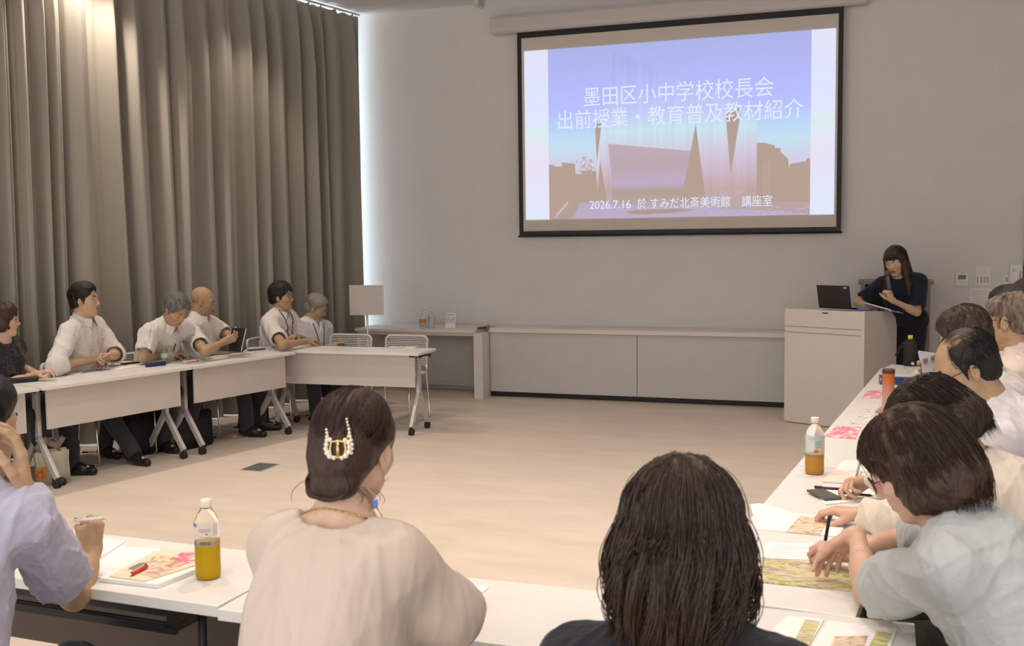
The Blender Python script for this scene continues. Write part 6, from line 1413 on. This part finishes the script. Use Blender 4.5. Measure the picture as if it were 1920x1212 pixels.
# held things
def held_pen(hand_pt, d, r, m, label, L=0.14): a = np.asarray(hand_pt, float); d = nz(d); return pen(a-d*L*0.35, a+d*L*0.65, r, m, label)
HW = {k: None for k in ()}
# ------------------------------------------------------------- things held and worn
def march(F, p, c, gap=0.0, step=0.5):
    p = np.asarray(p, float); d = nz(np.asarray(c, float)-p)
    for k in range(80):
        q = F.ev(p[None], None, 0)[0]-gap
        if q < 0.0006: break
        p = p+d*max(0.0008, q*step)
    return p
# microphone of the presenter
q = PD[6]; a = PY(1664, 516, 9.70); b = PY(1670, 560, 9.71); t = thing('microphone', 'grey handheld microphone held up by the presenter', 'microphone', a.tolist())
MB().tube([(0, 0, 0), Vector(((b-a)*0.55).tolist()), Vector((b-a).tolist())], [0.019, 0.016, 0.012], 14).build('handle', mat('mic_body_dark', (0.11, 0.10, 0.10), 0.4, metal=0.3), t)
MB().sphere((0, 0, 0.014), 0.027, 16, (1, 1, 1.15)).build('grille', mat('mic_grille_dark', (0.14, 0.125, 0.12), 0.5, metal=0.5, bump=0.4, bscale=700), t)
q = PD[6]; w = q['W'][-1]; d = nz(w-q['E'][-1]); m = MB(); c = w-d*0.02; u = nz(np.cross(d, [0, 0, 1])); v = np.cross(d, u)
m.tube([Vector((march(q['B'], c+(u*math.cos(k)+v*math.sin(k))*0.09, c, 0.002)-q['org']).tolist()) for k in np.linspace(0, 2*PI, 20)[:-1]], 0.004, 6, closed=True); m.build('bracelet', mat('pink_band', (0.55, 0.34, 0.30), 0.6), q['root'])
# pens in hands
GREYP = mat('grey_pen', (0.42, 0.36, 0.32), 0.35)
tp = PZ(1541, 1052, 0.7245); pen(tp, PY(1556, 965, tp[1]-0.035), 0.0052, MT['black'], 'black pen held upright by the woman in pale grey')
tp = PZ(1597, 932, 0.7245); pen(tp, PY(1612, 868, tp[1]-0.03), 0.0048, GREYP, 'beige pen held by the woman in cream')
tp = PZ(322, 671, 0.7245); pen(tp, PL(329, 645, 0.20), 0.0045, MT['black'], 'dark pen in the right hand of the grey haired man')
a = PY(200, 972, 2.44); b = PY(138, 977, 2.44); pen(a, b, 0.0052, mat('white_pen', (0.72, 0.66, 0.62), 0.4), 'white highlighter pen with yellow end held by the man in lavender', tipm=mat('yellow_tip', (0.75, 0.68, 0.08), 0.4))
# phone
c = PY(1748, 687, 4.10); t = thing('smartphone', 'pale blue grey phone held tilted by the bald crowned man', 'phone', c.tolist())
R = Matrix.Rotation(0.5, 3, 'Z') @ Matrix.Rotation(-0.85, 3, 'X') @ Matrix.Rotation(0.25, 3, 'Y')
MB().box((0, 0, 0), (0.085, 0.010, 0.135), R, bev=0.004).build('phone_case', mat('phone_grey', (0.30, 0.32, 0.36), 0.4), t); m = MB(); p = R @ Vector((0.024, -0.0055, 0.046)); m.sphere(p, 0.012, 12, (1, 0.35, 1), R); m.build('camera_lens', MT['black'], t)
# pearl clip, necklace and earring of the woman seen from behind
q = PD[15]
def HV(px, py, lift=0.003):
    d = nz(ray(px, py)); p = march(q['HFd'], CO+d*1.7, CO+d*4.0, 0.0); return Vector((p-d*lift-q['org']).tolist())
PEARL = mat('pearl', (0.74, 0.66, 0.54), 0.18, spec=0.7); GOLD = mat('gold_metal', (0.62, 0.45, 0.20), 0.25, metal=1.0)
m = MB(); m.tube([HV(621, 829), HV(634, 827), HV(646, 829), HV(648, 842), HV(646, 856), HV(634, 858), HV(621, 856), HV(619, 842)], 0.0026, 8, closed=True); m.tube([HV(633, 829, 0.004), HV(634, 856, 0.004)], 0.0036, 8)
m.tube([HV(648, 830), HV(655, 810), HV(650, 786)], 0.0018, 6); m.tube([HV(618, 828), HV(613, 806)], 0.0018, 6); clip = m.build('hair_clip', GOLD, q['root'], 'gold hair clip set with pearls')
for i, (x, y, r) in enumerate([(613, 826, 4.2), (612, 834, 4.6), (611, 842, 4.6), (613, 850, 4.6), (618, 856, 5), (626, 859, 4), (641, 859, 4), (648, 855, 5.2), (654, 848, 5), (655, 839, 4.6), (653, 830, 5), (647, 826, 4.4), (619, 825, 4.2), (616, 848, 4), (650, 786, 2.2), (651, 792, 2.4), (652.5, 798, 2.6), (654, 805, 3), (655, 812, 3.2), (656, 819, 3.6), (658, 826, 3.8), (660, 834, 3.6), (660, 842, 3.4), (659, 850, 3.0), (612, 806, 2.6), (613, 812, 3), (613, 819, 3.4)]):
    MB().sphere(HV(x, y, 0.004), r*1.12e-3, 10).build('pearl', PEARL, clip)
m = MB(); N, U, Fw, Rr = q['N'], q['U'], q['Fw'], q['Rr']; pts = []
for k in np.linspace(0, 2*PI, 60)[:-1]:
    c = N+U*(0.012-0.020*math.cos(k)); dirv = Fw*math.cos(k)+Rr*math.sin(k); pts.append(Vector((march(q['B'], c+dirv*0.14, c, 0.0018)-q['org']).tolist()))
m.tube(pts, 0.0016, 6, closed=True); nk = m.build('necklace', GOLD, q['root']); m = MB()
for i in range(0, len(pts), 2): m.sphere(pts[i], 0.0032, 8, (1, 1, 0.7))
m.build('necklace_beads', mat('gold_beads', (0.55, 0.47, 0.22), 0.3, metal=0.8), nk);
e = q['Hc']+q['Hf']@np.array([0.078, 0.004, -0.052])*q['hs']; MB().sphere(Vector((e-q['org']).tolist()), 0.006, 10, (0.8, 0.8, 1.3)).build('earring', PEARL, q['root'])
# small back opening of the blouse
bpy.context.view_layer.update()
